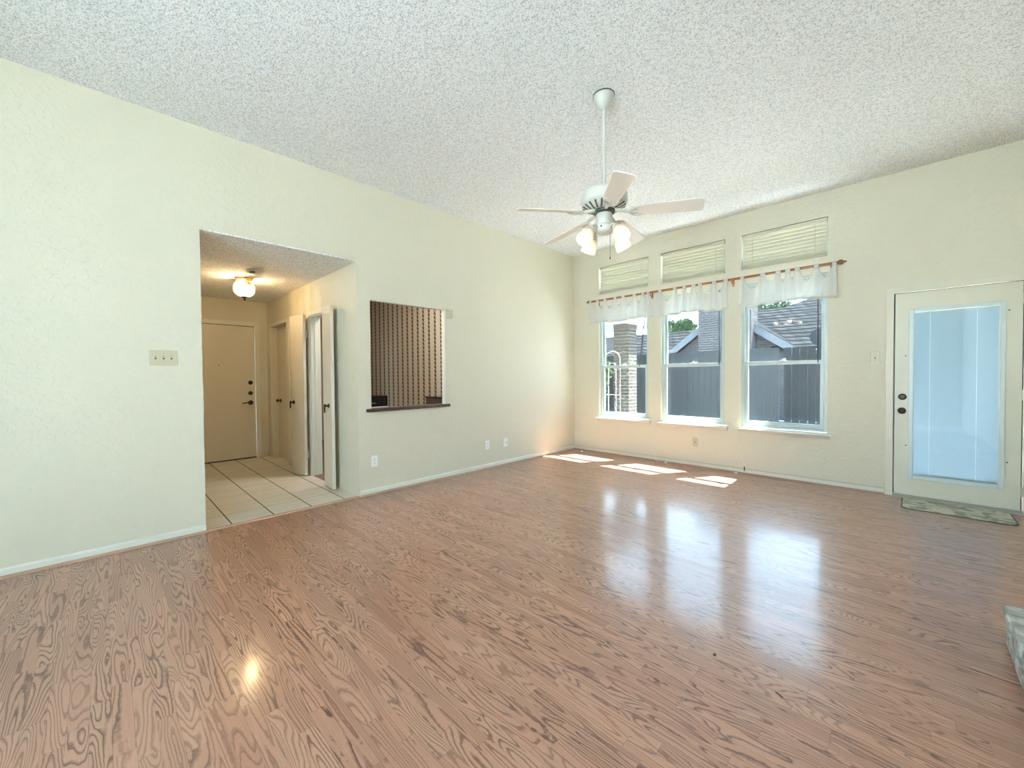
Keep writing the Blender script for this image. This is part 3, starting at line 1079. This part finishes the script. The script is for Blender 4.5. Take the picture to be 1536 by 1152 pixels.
leaf('door_3', 'narrow beige door leaf swung open beside the closet door', -1.366, -3.869, math.radians(180 + 11.5), 0.305, 0.240, -1)
leaf('door_4', 'narrow beige door leaf swung open against the wall nearest the living room', -0.742, -3.868, math.radians(-4.3), 0.296, 0.205, 1)
# mirror the local frame for the second leaf: u runs toward the living room

# ------------------------------------------------------------------ pass-through ledge and kitchen units
lg = thing('pass_through_ledge', 'dark brown wooden ledge along the bottom of the kitchen pass-through', 'ledge', (0, -3.17, PB))
obj('board', B().box(-TL - 0.03, -0.0, PL + 0.001, PR - 0.001, PB, PB + 0.022).box(0.0, 0.035, PL - 0.055, PR + 0.045, PB - 0.012, PB + 0.022), 'espresso_wood', lg, bevel=0.003)
jm = B().box(-TL, -0.004, PL, PL + 0.006, PB + 0.022, PT).box(-TL, -0.004, PR - 0.006, PR, PB + 0.022, PT).box(-TL, -0.004, PL + 0.006, PR - 0.006, PT - 0.006, PT)
struct('trim_3', jm, 'trim_paint', 'thin lining around the kitchen pass-through', 'trim')

rg = thing('kitchen_appliance', 'black appliance with silver handle at the left of the pass-through view', 'kitchen appliance', (-3.2, -2.2, 0))
obj('body', B().box(-3.52, -2.90, -2.50, -1.903, 0.0, 0.71), 'white_plastic', rg, bevel=0.004)
obj('panel', B().box(-3.52, -2.90, -2.50, -1.903, 0.71, 0.908), 'black_gloss', rg, bevel=0.004)
obj('handle', B().tube([(-2.90, -2.46, 0.775), (-2.87, -2.46, 0.777), (-2.87, -2.16, 0.777), (-2.90, -2.16, 0.775)], 0.008, 8), 'chrome', rg, smooth=True)
cbn = thing('base_cabinet', 'dark low cabinet at the right of the pass-through view', 'cabinet', (-0.58, -2.1, 0))
obj('body', B().box(-1.02, -0.14, -2.30, -1.903, 0.0, 0.94), 'espresso_wood', cbn, bevel=0.003)
obj('top', B().box(-1.03, -0.14, -2.31, -1.903, 0.94, 0.96), 'black_gloss', cbn, bevel=0.003)
ch = thing('door_chime', 'small almond chime box at the top right corner of the pass-through', 'door chime', (0.0, -2.628, 1.975))
obj('cover', B().box(0.002, 0.035, -2.672, -2.586, 1.972, 2.078), 'almond_plastic', ch, bevel=0.004)
lb = B()
for k in range(5):
    lb.box(0.035, 0.038, -2.660, -2.598, 1.985 + k * 0.017, 1.993 + k * 0.017)
obj('louvre', lb, 'almond_plastic', ch)


# ------------------------------------------------------------------ switches and outlets
def plate(kind, label, cat, c, wd, ht, wall, mat, group=None, n=1):
    """wall 'L' (faces +x) or 'B' (faces -y); c=(u,z)"""
    if wall == 'L':
        P = lambda u, d, z: (d, u, z)
        loc = (0, c[0], c[1] - ht / 2)
    else:
        P = lambda u, d, z: (u, -d, z)
        loc = (c[0], 0, c[1] - ht / 2)
    r = thing(kind, label, cat, loc, group)

    def bx(u0, u1, d0, d1, z0, z1, bev=0.0):
        a, b2 = P(u0, d0, z0), P(u1, d1, z1)
        return B().box(min(a[0], b2[0]), max(a[0], b2[0]), min(a[1], b2[1]), max(a[1], b2[1]), z0, z1, bev=bev)

    obj('cover_plate', bx(c[0] - wd / 2, c[0] + wd / 2, 0.0, 0.006, c[1] - ht / 2, c[1] + ht / 2, 0.002), mat, r)
    for i in range(n):
        u = c[0] + (i - (n - 1) / 2) * 0.046
        if kind == 'light_switch':
            obj('toggle_slot', bx(u - 0.005, u + 0.005, 0.006, 0.0068, c[1] - 0.012, c[1] + 0.012), 'charcoal', r)
            obj('toggle', bx(u - 0.004, u + 0.004, 0.006, 0.018, c[1] + 0.000, c[1] + 0.010, 0.001), mat, r)
            for s_ in (-1, 1):
                obj('screw', B().lathe([(0, 0), (0.003, 0), (0.002, 0.0012), (0, 0.0012)], P(u, 0.006, c[1] + s_ * 0.030), (1, 0, 0) if wall == 'L' else (0, -1, 0), 8), 'grey_metal', r)
        elif kind == 'outlet':
            for s_ in (-1, 1):
                f = obj('receptacle', bx(u - 0.016, u + 0.016, 0.006, 0.008, c[1] + s_ * 0.020 - 0.0145, c[1] + s_ * 0.020 + 0.0145, 0.001), mat, r)
                q = B()
                for du in (-0.006, 0.006):
                    a, b2 = P(u + du - 0.0014, 0.008, 0), P(u + du + 0.0014, 0.0086, 0)
                    q.box(min(a[0], b2[0]), max(a[0], b2[0]), min(a[1], b2[1]), max(a[1], b2[1]), c[1] + s_ * 0.020 - 0.001, c[1] + s_ * 0.020 + 0.008)
                a, b2 = P(u - 0.002, 0.008, 0), P(u + 0.002, 0.0086, 0)
                q.box(min(a[0], b2[0]), max(a[0], b2[0]), min(a[1], b2[1]), max(a[1], b2[1]), c[1] + s_ * 0.020 - 0.010, c[1] + s_ * 0.020 - 0.005)
                obj('slots', q, 'charcoal', f)
            obj('screw', B().lathe([(0, 0), (0.003, 0), (0.002, 0.0012), (0, 0.0012)], P(u, 0.006, c[1]), (1, 0, 0) if wall == 'L' else (0, -1, 0), 8), 'grey_metal', r)
        else:
            obj('jack', B().lathe([(0, 0), (0.006, 0), (0.006, 0.006), (0.0035, 0.008), (0, 0.008)], P(u, 0.006, c[1]), (1, 0, 0) if wall == 'L' else (0, -1, 0), 12), 'bronze', r, smooth=True)
            for s_ in (-1, 1):
                obj('screw', B().lathe([(0, 0), (0.003, 0), (0.002, 0.0012), (0, 0.0012)], P(u, 0.006, c[1] + s_ * 0.042), (1, 0, 0) if wall == 'L' else (0, -1, 0), 8), 'grey_metal', r)
    return r


plate('light_switch', 'almond triple light switch on the wall left of the hall opening', 'light switch', (-5.315, 1.409), 0.163, 0.115, 'L', 'almond_plastic', None, 3)
plate('light_switch', 'almond single light switch on the wall left of the patio door', 'light switch', (3.818, 1.411), 0.072, 0.117, 'B', 'almond_plastic')
plate('outlet', 'white power outlet low on the wall below the pass-through, nearest the hall', 'outlet', (-3.626, 0.352), 0.072, 0.118, 'L', 'white_plastic')
plate('outlet', 'white power outlet low on the left wall, left one of the close pair', 'outlet', (-2.007, 0.318), 0.072, 0.118, 'L', 'white_plastic', 'outlets on the left wall')
plate('cable_jack', 'white cable jack plate low on the left wall, right one of the close pair', 'cable jack', (-1.662, 0.312), 0.072, 0.118, 'L', 'white_plastic')
plate('cable_jack', 'almond jack plate on the far wall below the middle window', 'cable jack', (2.004, 0.332), 0.072, 0.118, 'B', 'almond_plastic')

# thin cords and clips by the far wall
cbl = thing('wall_cable', 'thin cream cable trailing down the wall below the gap between middle and right windows', 'cable', (2.49, -0.004, 0.09))
obj('cord', B().tube([(2.478, -0.004, 0.548), (2.492, -0.004, 0.50), (2.515, -0.004, 0.40), (2.548, -0.004, 0.26), (2.600, -0.004, 0.12), (2.622, -0.006, 0.095)], 0.0028, 8), 'cable_white', cbl, smooth=True)
obj('plug', B().tube([(2.606, -0.016, 0.088), (2.606, -0.016, 0.035)], 0.006, 8), 'black', cbl)
cb2 = thing('thin_cable', 'thin white cord end standing off the baseboard below the left and middle windows', 'cable', (1.44, -0.02, 0))
obj('cord', B().tube([(1.438, -0.015, 0.135), (1.440, -0.016, 0.06), (1.448, -0.028, 0.02), (1.49, -0.06, 0.006), (1.53, -0.05, 0.004)], 0.0025, 8), 'cable_white', cb2, smooth=True)
for (xx, yy, lab) in [(0.253, -0.145, 'small white plastic bit on the floor near the room corner'), (1.616, -0.050, 'small white plastic bit on the floor below the middle window'), (2.525, -0.064, 'small white plastic bit on the floor below the rightmost window')]:
    q = B().box(xx - 0.018, xx + 0.018, yy - 0.010, yy + 0.010, 0.0, 0.010, bev=0.003)
    q.lathe([(0, 0), (0.006, 0), (0.006, 0.006), (0, 0.007)], (xx, yy, 0.009), (0, 0, 1), 8)
    tag(obj('plastic_clip', q, 'white_plastic', origin=(xx, yy, 0)), lab, 'plastic clip', 'plastic bits along the far wall')
tag(obj('floor_crumb', B().lathe([(0, 0), (0.005, 0.001), (0.007, 0.004), (0.003, 0.007), (0, 0.008)], (3.457, -3.763, 0), (0, 0, 1), 8), 'twig', origin=(3.457, -3.763, 0)), 'tiny black crumb on the floor in the window reflection', 'crumb')
tag(obj('twig', B().tube([(3.700, -3.822, 0.003), (3.712, -3.828, 0.004), (3.726, -3.836, 0.003)], 0.0026, 6), 'twig', origin=(3.71, -3.83, 0)), 'tiny dark twig lying on the floor right of the crumb', 'twig')

# ------------------------------------------------------------------ door mat
mt = thing('door_mat', 'flat grey green door mat in front of the patio door', 'mat', (4.36, -0.28, 0))


def rrect(x0, x1, y0, y1, r, z, n=6):
    pts = []
    for cx, cy, a0 in ((x1 - r, y1 - r, 0), (x0 + r, y1 - r, 90), (x0 + r, y0 + r, 180), (x1 - r, y0 + r, 270)):
        for k in range(n + 1):
            an = math.radians(a0 + 90 * k / n)
            pts.append((cx + r * math.cos(an), cy + r * math.sin(an), z))
    return pts


obj('pile', B().prism(rrect(4.034, 4.706, -0.478, -0.072, 0.05, 0.002), (0, 0, 0.007)), 'rug_weave', mt)
obj('binding', B().prism(rrect(4.024, 4.716, -0.489, -0.062, 0.056, 0.0), (0, 0, 0.005)), 'rug_edge', mt)

# ------------------------------------------------------------------ brick hearth
ht = thing('brick_hearth', 'low whitewashed brick hearth at the right edge of the picture', 'hearth', (4.66, -3.85, 0))
bk = B()
HX0, HX1, HY0, HY1 = 4.388, XR, -5.0, -2.775
rnd = random.Random(4)
for course in range(2):
    zz = 0.004 + course * 0.062
    yy = HY1
    k = 0
    while yy > HY0 + 0.05:
        L_ = 0.20 if not (k == 0 and course == 1) else 0.095
        j = rnd.uniform(-0.004, 0.004)
        bk.box(HX0 + 0.002 + j, HX0 + 0.095 + j, yy - L_, yy - 0.002, zz, zz + 0.050, bev=0.006)
        yy -= L_ + 0.014
        k += 1
    xx = HX0 + 0.11
    while xx < HX1 - 0.1:
        bk.box(xx, min(xx + 0.20, HX1), HY1 - 0.09 + rnd.uniform(-0.003, 0.003), HY1, zz, zz + 0.050, bev=0.006)
        xx += 0.211
yy = HY1 + 0.008
while yy > HY0:
    j = rnd.uniform(-0.006, 0.006)
    bk.box(HX0 - 0.012 + j, HX0 + 0.19 + j, yy - 0.086, yy, 0.128 + rnd.uniform(-0.002, 0.003), 0.186 + rnd.uniform(-0.004, 0.004), bev=0.009)
    yy -= 0.103
yy = HY1 + 0.008
while yy > HY0:
    j = rnd.uniform(-0.006, 0.006)
    bk.box(HX0 + 0.203 + j, HX0 + 0.398 + j, yy - 0.086, yy, 0.128, 0.184, bev=0.009)
    yy -= 0.103
obj('bricks', bk, 'hearth_brick', ht)
obj('mortar', B().box(HX0 + 0.024, HX1 - 0.002, HY0 + 0.01, HY1 - 0.022, 0.0, 0.150), 'hearth_mortar', ht)

# ------------------------------------------------------------------ ceiling fan
FX, FY, BZ = 2.482, -3.072, 2.424
fan = thing('ceiling_fan', 'white five-blade ceiling fan with four lit glass shades', 'ceiling fan', (FX, FY, H))
obj('canopy', B().lathe([(0, 0), (0.070, 0.0), (0.074, -0.006), (0.072, -0.020), (0.060, -0.052), (0.044, -0.080), (0.026, -0.094), (0.018, -0.100), (0.0, -0.100)], (FX, FY, H), (0, 0, 1), 40), 'fan_enamel', fan, smooth=True)
obj('canopy_ring', B().lathe([(0, 0), (0.0765, 0.0), (0.0765, -0.007), (0, -0.007)], (FX, FY, H), (0, 0, 1), 40), 'charcoal', fan, smooth=True)
obj('downrod', B().tube([(FX, FY, H - 0.095), (FX, FY, 2.59)], 0.0125, 16), 'fan_enamel', fan, smooth=True)
mo = obj('motor_housing', B().lathe([(0, 2.612), (0.018, 2.612), (0.022, 2.598), (0.030, 2.590), (0.080, 2.587), (0.130, 2.580), (0.156, 2.566), (0.165, 2.548), (0.165, 2.496), (0.160, 2.482), (0.140, 2.464), (0.105, 2.446), (0.060, 2.438), (0, 2.438)], (FX, FY, 0), (0, 0, 1), 48), 'fan_enamel', fan, smooth=True)
vb = B()
for k in range(20):
    an = 2 * math.pi * k / 20
    m = Matrix.Translation((FX, FY, 0)) @ Matrix.Rotation(an, 4, 'Z')
    # slanted vent slots on the underside bowl
    vb.prism([(0.088, -0.004, 2.4415), (0.150, 0.014, 2.4715), (0.150, 0.029, 2.4715), (0.088, 0.007, 2.4415)], (0.0015, 0, -0.0035), m=m)
obj('vent_slots', vb, 'charcoal', mo)
obj('flywheel', B().lathe([(0, 2.440), (0.075, 2.440), (0.080, 2.432), (0.076, 2.422), (0.05, 2.416), (0, 2.416)], (FX, FY, 0), (0, 0, 1), 32), 'charcoal', fan, smooth=True)


def blade_outline():
    pts = []
    r0, r1, w0, w1, rc = 0.200, 0.660, 0.054, 0.066, 0.030
    for k in range(7):
        an = math.radians(-90 + 90 * k / 6)
        pts.append((r1 - rc + rc * math.cos(an), -w1 + rc + rc * math.sin(an)))
    for k in range(7):
        an = math.radians(90 * k / 6)
        pts.append((r1 - rc + rc * math.cos(an), w1 - rc + rc * math.sin(an)))
    pts += [(r0 + 0.03, w0), (r0 + 0.01, w0 * 0.75), (r0, w0 * 0.4), (r0, -w0 * 0.4), (r0 + 0.01, -w0 * 0.75), (r0 + 0.03, -w0)]
    return pts


for k in range(5):
    an = math.radians(23.6 + 72 * k)
    m = Matrix.Translation((FX, FY, BZ)) @ Matrix.Rotation(an, 4, 'Z') @ Matrix.Rotation(math.radians(3.7), 4, 'Y') @ Matrix.Rotation(math.radians(-14.5), 4, 'X')
    bl = obj('blade', B().prism([(x, y, 0.0) for x, y in blade_outline()], (0, 0, 0.006), m=m), 'fan_blade', fan, bevel=0.0015)
    ib = B()
    mi = m
    # blade iron: stem from the flywheel, two curling arms under the blade
    m0 = Matrix.Translation((FX, FY, BZ)) @ Matrix.Rotation(an, 4, 'Z')
    ib.tube([m0 @ Vector((0.070, 0, 0.014)), m0 @ Vector((0.110, 0, 0.004)), m0 @ Vector((0.150, 0, -0.006)), mi @ Vector((0.185, 0, -0.006))], [0.015, 0.013, 0.012, 0.012], 10)
    for s_ in (-1, 1):
        ib.tube([mi @ Vector((0.170, 0, -0.006)), mi @ Vector((0.190, s_ * 0.026, -0.006)), mi @ Vector((0.212, s_ * 0.040, -0.006)), mi @ Vector((0.242, s_ * 0.045, -0.005)), mi @ Vector((0.268, s_ * 0.041, -0.005))], [0.009, 0.009, 0.008, 0.007, 0.005], 8)
        ib.tube([mi @ Vector((0.205, s_ * 0.038, -0.005)), mi @ Vector((0.222, s_ * 0.022, -0.005)), mi @ Vector((0.212, s_ * 0.010, -0.005)), mi @ Vector((0.200, s_ * 0.014, -0.005))], [0.006, 0.006, 0.005, 0.004], 8)
    ib.tube([mi @ Vector((0.180, 0, -0.006)), mi @ Vector((0.215, 0, -0.005)), mi @ Vector((0.246, 0, -0.005))], [0.009, 0.008, 0.004], 8)
    obj('blade_iron', ib, 'fan_enamel', bl, smooth=True)
sw = obj('switch_housing', B().lathe([(0, 2.420), (0.050, 2.420), (0.058, 2.410), (0.058, 2.345), (0.054, 2.338), (0.058, 2.332), (0.062, 2.326), (0.062, 2.296), (0.056, 2.284), (0.045, 2.276), (0.020, 2.270), (0, 2.268)], (FX, FY, 0), (0, 0, 1), 32), 'fan_enamel', fan, smooth=True)
obj('housing_knob', B().lathe([(0, 0), (0.006, 0), (0.006, 0.006), (0, 0.008)], (FX + 0.062 * math.cos(math.radians(-78)), FY + 0.062 * math.sin(math.radians(-78)), 2.312), (math.cos(math.radians(-78)), math.sin(math.radians(-78)), 0), 10), 'charcoal', sw)
pcx, pcy = FX + 0.045 * 0.98, FY + 0.045 * 0.1
obj('pull_chain', B().tube([(pcx, pcy, 2.285), (pcx, pcy, 2.10)], 0.0013, 6).lathe([(0, 0), (0.003, 0.002), (0.004, 0.010), (0.002, 0.018), (0, 0.020)], (pcx, pcy, 2.082), (0, 0, 1), 8), 'bronze', fan)
for k in range(4):
    az = math.radians(-18 + 90 * k)
    ca, sa = math.cos(az), math.sin(az)
    P = lambda r_, z_: Vector((FX + ca * r_, FY + sa * r_, z_))
    arm = obj('light_arm', B().tube([P(0.055, 2.305), P(0.085, 2.318), P(0.108, 2.312), P(0.118, 2.292)], [0.008, 0.007, 0.007, 0.008], 10), 'fan_enamel', fan, smooth=True)
    tilt = math.radians(36)
    ax = Vector((ca * math.sin(tilt), sa * math.sin(tilt), -math.cos(tilt)))
    c0 = P(0.114, 2.300)
    obj('lamp_holder', B().lathe([(0, 0), (0.022, 0.0), (0.030, 0.008), (0.031, 0.020), (0.026, 0.026), (0, 0.026)], c0, ax, 20), 'fan_enamel', arm, smooth=True)
    so_, si_ = [], []
    for q in range(13):
        s_ = q / 12
        rad = 0.029 + 0.030 * (s_ ** 0.85) + 0.004 * math.sin(s_ * math.pi)
        so_.append((rad, 0.020 + 0.112 * s_))
    si_ = [(r_ - 0.0035, h_) for r_, h_ in reversed(so_)]
    sh = obj('lamp_shade', B().lathe(so_ + si_, c0, ax, 28, cap=False), 'frosted_glass', arm, smooth=True)
    obj('bulb', B().lathe([(0, 0.024), (0.012, 0.026), (0.013, 0.040), (0.022, 0.062), (0.026, 0.080), (0.022, 0.098), (0.012, 0.108), (0, 0.110)], c0, ax, 16), 'bulb_glow', sh, smooth=True)
    L_ = D.lights.new('fan_bulb_light', 'POINT')
    L_.energy = 0.8
    L_.color = (1.0, 0.82, 0.60)
    L_.shadow_soft_size = 0.027
    lo_ = D.objects.new('fan_bulb_light', L_)
    COL.objects.link(lo_)
    lo_.location = c0 + ax * 0.118

# ------------------------------------------------------------------ hall ceiling light and smoke detector
HX, HY = -1.60, -4.44
hl = thing('hall_light', 'small lit ribbed glass globe light on the entry hall ceiling', 'ceiling light', (HX, HY, HC))
obj('cap', B().lathe([(0, 0), (0.092, 0), (0.094, -0.006), (0.086, -0.012), (0.084, -0.026), (0.078, -0.030), (0, -0.030)], (HX, HY, HC), (0, 0, 1), 40), 'brass', hl, smooth=True)
gp = []
for q in range(19):
    an = math.radians(20 + 150 * q / 18)
    gp.append((0.112 * math.sin(an) ** 0.8, HC - 0.125 + 0.102 * math.cos(an)))
gb = B()
seg = 64
rings = []
for (r_, z_) in gp:
    rings.append([(HX + r_ * (1 + 0.018 * math.cos(24 * 2 * math.pi * i / seg * 1.0)) * math.cos(2 * math.pi * i / seg), HY + r_ * (1 + 0.018 * math.cos(16 * 2 * math.pi * i / seg)) * math.sin(2 * math.pi * i / seg), z_) for i in range(seg + 1)])
gb.grid(rings)
bmesh.ops.remove_doubles(gb.bm, verts=gb.bm.verts, dist=1e-5)
obj('globe', gb, 'ribbed_glass', hl, smooth=True)
obj('finial', B().lathe([(0, 2.222), (0.036, 2.222), (0.030, 2.214), (0.012, 2.208), (0.007, 2.196), (0.011, 2.188), (0.008, 2.178), (0, 2.175)], (HX, HY, 0), (0, 0, 1), 20), 'bronze', hl, smooth=True)
obj('stem', B().tube([(HX, HY, HC - 0.03), (HX, HY, 2.22)], 0.004, 8), 'brass', hl)
for s_ in (-1, 1):
    obj('bulb', B().lathe([(0, 0), (0.012, 0.002), (0.020, 0.022), (0.022, 0.036), (0.014, 0.052), (0, 0.056)], (HX + 0.032 * s_, HY + 0.012 * s_, 2.385), (0, 0, -1), 14), 'hall_bulb_glow', hl, smooth=True)
L_ = D.lights.new('hall_bulb_light', 'POINT')
L_.energy = 18
L_.color = (1.0, 0.74, 0.44)
L_.shadow_soft_size = 0.012
lo_ = D.objects.new('hall_bulb_light', L_)
COL.objects.link(lo_)
lo_.location = (HX + 0.002, HY, 2.318)

sd = thing('smoke_detector', 'round white smoke detector on the hall ceiling beside the globe light', 'smoke detector', (-1.16, -4.43, HC))
obj('body', B().lathe([(0, 0), (0.082, 0), (0.084, -0.010), (0.076, -0.018), (0.058, -0.034), (0.030, -0.040), (0, -0.040)], (-1.16, -4.43, HC), (0, 0, 1), 36), 'white_plastic', sd, smooth=True)
obj('slot', B().box(-0.004, 0.006, -0.026, 0.026, -0.006, 0.006, m=Matrix.Translation((-1.098, -4.468, HC - 0.024)) @ Matrix.Rotation(math.radians(-35), 4, 'Z') @ Matrix.Rotation(math.radians(30), 4, 'Y')), 'black', sd)

# ------------------------------------------------------------------ outside
GZ = -0.18
lawn = struct('ground', B().box(-18, 24, 0.13, 60, GZ - 0.2, GZ), 'bounce_ground', 'ground outside the windows, made pale to bounce light indoors', 'ground')
struct('ground_rear', B().box(-12, 22, -32, YB - T - 0.01, GZ - 0.2, GZ).box(XR + T + 0.01, 22, YB - T - 0.01, 0.12, GZ - 0.2, GZ), 'bounce_ground')  # unseen pale ground added to bounce sunlight through the rear window
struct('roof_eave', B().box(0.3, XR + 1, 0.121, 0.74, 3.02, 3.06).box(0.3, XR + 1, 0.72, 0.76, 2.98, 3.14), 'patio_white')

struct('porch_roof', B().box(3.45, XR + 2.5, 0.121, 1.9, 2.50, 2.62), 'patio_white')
# patio cover and its brick column
pc = thing('patio_cover', 'white soffit and fascia of the patio cover beyond the leftmost window', 'patio cover', (-1.9, 1.8, 2.3))
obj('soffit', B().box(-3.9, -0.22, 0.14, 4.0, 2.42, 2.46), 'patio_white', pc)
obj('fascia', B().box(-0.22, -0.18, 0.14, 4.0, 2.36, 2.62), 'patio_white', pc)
obj('roof_deck', B().box(-3.9, -0.22, 0.14, 4.0, 2.56, 2.60), 'shingles', pc)
cl = thing('brick_column', 'brick column holding up the patio cover outside the leftmost window', 'column', (-0.57, 2.78, GZ))
obj('shaft', B().box(-0.76, -0.385, 2.60, 2.975, GZ, 2.34), 'patio_brick', cl)
obj('cap', B().box(-0.765, -0.38, 2.595, 2.98, 2.34, 2.418), 'patio_brick', cl)
struct('patio_slab', B().box(-3.9, 0.0, 0.13, 4.0, GZ, GZ + 0.04), 'patio_slab', 'pale concrete patio slab below the patio cover', 'patio')

tr = thing('garden_trellis', 'white arched wire garden trellis beside the brick column', 'trellis', (-0.2, 1.6, GZ + 0.04))
for (rad, hgt) in ((0.18, 1.56), (0.085, 1.42)):
    pts = [(-0.21 - rad, 1.6, GZ + 0.04)]
    for q in range(13):
        an = math.pi - math.pi * q / 12
        pts.append((-0.21 + rad * math.cos(an), 1.6, hgt + rad * math.sin(an)))
    pts.append((-0.21 + rad, 1.6, GZ + 0.04))
    obj('wire_arch', B().tube(pts, 0.0045, 8), 'grey_metal', tr, smooth=True)
obj('wire_rung', B().tube([(-0.39, 1.6, 0.86), (-0.03, 1.6, 0.86)], 0.004, 8), 'grey_metal', tr)


def fence(name, label, x0, x1, y, ztop, mat, gap):
    r = thing(name, label, 'fence', ((x0 + x1) / 2, y, GZ))
    pw = 0.138
    x = x0
    first = None
    k = 0
    while x + pw <= x1 + 0.01:
        if first is None:
            first = obj('picket', B().box(x, x + pw - gap, y, y + 0.016, GZ + 0.02, ztop), mat, r)
        else:
            c = first.copy()
            COL.objects.link(c)
            c.location.x = first.location.x + (x - x0)
            c.location.z = -random.uniform(0, 0.008)
        x += pw
        k += 1
    for zz in (0.15, 0.85, 1.55):
        obj('rail', B().box(x0, x1, y + 0.017, y + 0.055, zz, zz + 0.085), mat, r)
    for xx in (x0 + 0.6, (x0 + x1) / 2, x1 - 0.6):
        obj('post', B().box(xx, xx + 0.09, y + 0.056, y + 0.146, GZ, ztop - 0.05), mat, r)
    return r


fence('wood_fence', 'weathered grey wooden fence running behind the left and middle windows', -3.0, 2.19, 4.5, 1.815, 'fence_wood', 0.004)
fence('wood_fence', 'wooden fence section, its colour darkened for a light edge, with light slits behind the rightmost window', 2.192, 6.4, 4.5, 1.81, 'fence_wood_unlit', 0.010)

# neighbouring house
nb = thing('neighbour_house', 'brick neighbouring house with shingle roof and chimney beyond the fence', 'house', (-0.3, 9.2, GZ))
apx, apz = -0.3, 3.42
gl, gr, ge = -2.45, 1.95, 1.85
obj('gable_wall', B().prism([(gl + 0.3, 9.1, GZ), (gr - 0.3, 9.1, GZ), (gr - 0.3, 9.1, ge), (apx, 9.1, apz - 0.12), (gl + 0.3, 9.1, ge)], (0, 0.3, 0)), 'house_brick', nb)
# gable roof planes
for (ex, ez) in ((gl, ge), (gr, ge)):
    obj('roof', B().prism([(apx, 8.8, apz), (ex, 8.8, ez - 0.03), (ex, 8.8, ez + 0.04), (apx, 8.8, apz + 0.07)], (0, 4.2, 0)), 'shingles', nb)
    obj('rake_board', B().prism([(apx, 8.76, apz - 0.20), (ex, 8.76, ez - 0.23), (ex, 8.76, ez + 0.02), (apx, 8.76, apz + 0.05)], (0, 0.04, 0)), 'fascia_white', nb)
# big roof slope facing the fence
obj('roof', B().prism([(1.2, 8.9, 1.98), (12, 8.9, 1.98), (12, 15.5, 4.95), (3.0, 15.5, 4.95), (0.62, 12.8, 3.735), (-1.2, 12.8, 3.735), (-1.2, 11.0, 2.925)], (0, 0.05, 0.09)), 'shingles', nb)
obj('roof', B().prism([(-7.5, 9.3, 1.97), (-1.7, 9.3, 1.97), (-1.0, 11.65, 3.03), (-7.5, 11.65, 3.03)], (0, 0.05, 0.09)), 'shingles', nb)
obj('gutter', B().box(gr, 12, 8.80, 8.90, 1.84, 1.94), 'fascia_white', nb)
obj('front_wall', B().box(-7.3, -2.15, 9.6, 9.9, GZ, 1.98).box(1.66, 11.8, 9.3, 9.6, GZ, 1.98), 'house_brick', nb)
chm = obj('chimney', B().box(-0.98, 0.60, 8.45, 9.2, GZ, 3.75).box(-1.04, 0.66, 8.39, 9.26, 3.75, 3.9), 'house_brick', nb)
dish = B().lathe([(0, 0.05), (0.10, 0.058), (0.20, 0.08), (0.26, 0.105), (0.255, 0.112), (0.19, 0.088), (0.10, 0.066), (0, 0.058)], (2.25, 8.9, 2.30), (0.3, -0.9, 0.05), 24, cap=False)
dish.tube([(2.25, 8.95, 2.0), (2.25, 8.95, 2.25), (2.255, 8.86, 2.30)], 0.02, 8)
obj('satellite_dish', dish, 'dish_grey', nb, smooth=True)


def foliage(name, label, cat, c, rx, ry, rz, n, leafsz, mat, trunk_r, z0, seed):
    rnd = random.Random(seed)
    r = thing(name, label, cat, (c[0], c[1], z0))
    b = B()
    bm = b.bm
    clumps = []
    for _ in range(14):
        while True:
            v = Vector((rnd.uniform(-1, 1), rnd.uniform(-1, 1), rnd.uniform(-1, 1)))
            if v.length < 1:
                break
        clumps.append((v * 0.72, rnd.uniform(0.25, 0.45)))
    for _ in range(n):
        cc, cr = rnd.choice(clumps)
        v = Vector((rnd.gauss(0, 1), rnd.gauss(0, 1), rnd.gauss(0, 1))).normalized() * cr * rnd.uniform(0.6, 1.05)
        p = cc + v
        p = Vector((c[0] + p.x * rx, c[1] + p.y * ry, c[2] + p.z * rz))
        a = Vector((rnd.gauss(0, 1), rnd.gauss(0, 1), rnd.gauss(0, 1))).normalized()
        d = a.orthogonal().normalized()
        s_ = leafsz * rnd.uniform(0.6, 1.3)
        bm.faces.new([bm.verts.new(p + q) for q in (a * s_, d * s_ * 0.45, -a * s_, -d * s_ * 0.45)])
    obj('foliage', b, mat, r)
    st = B().tube([(c[0], c[1], z0), (c[0] + 0.05, c[1], c[2] - rz * 0.3), (c[0], c[1], c[2] + rz * 0.4)], [trunk_r, trunk_r * 0.75, trunk_r * 0.3], 10)
    for k in range(5):
        q = clumps[k][0]
        st.tube([(c[0] + 0.03, c[1], c[2] - rz * 0.35), (c[0] + q.x * rx, c[1] + q.y * ry, c[2] + q.z * rz)], [trunk_r * 0.5, trunk_r * 0.15], 8)
    obj('trunk', st, 'trunk', r)
    return r


foliage('tree', 'feathery green tree rising behind the roof left of the chimney', 'tree', (-7.0, 20.5, 4.0), 2.0, 1.6, 1.3, 2600, 0.16, 'leaf', 0.16, GZ, 1)
foliage('tree', 'dense green tree behind the wide roof right of the chimney', 'tree', (-1.6, 22.0, 4.6), 2.4, 1.6, 1.35, 2600, 0.16, 'leaf', 0.18, GZ, 2)
foliage('shrub', 'leafy green shrub behind the brick column', 'shrub', (-2.5, 4.0, 1.1), 0.9, 0.35, 1.0, 2200, 0.07, 'leaf_bright', 0.04, GZ, 3)
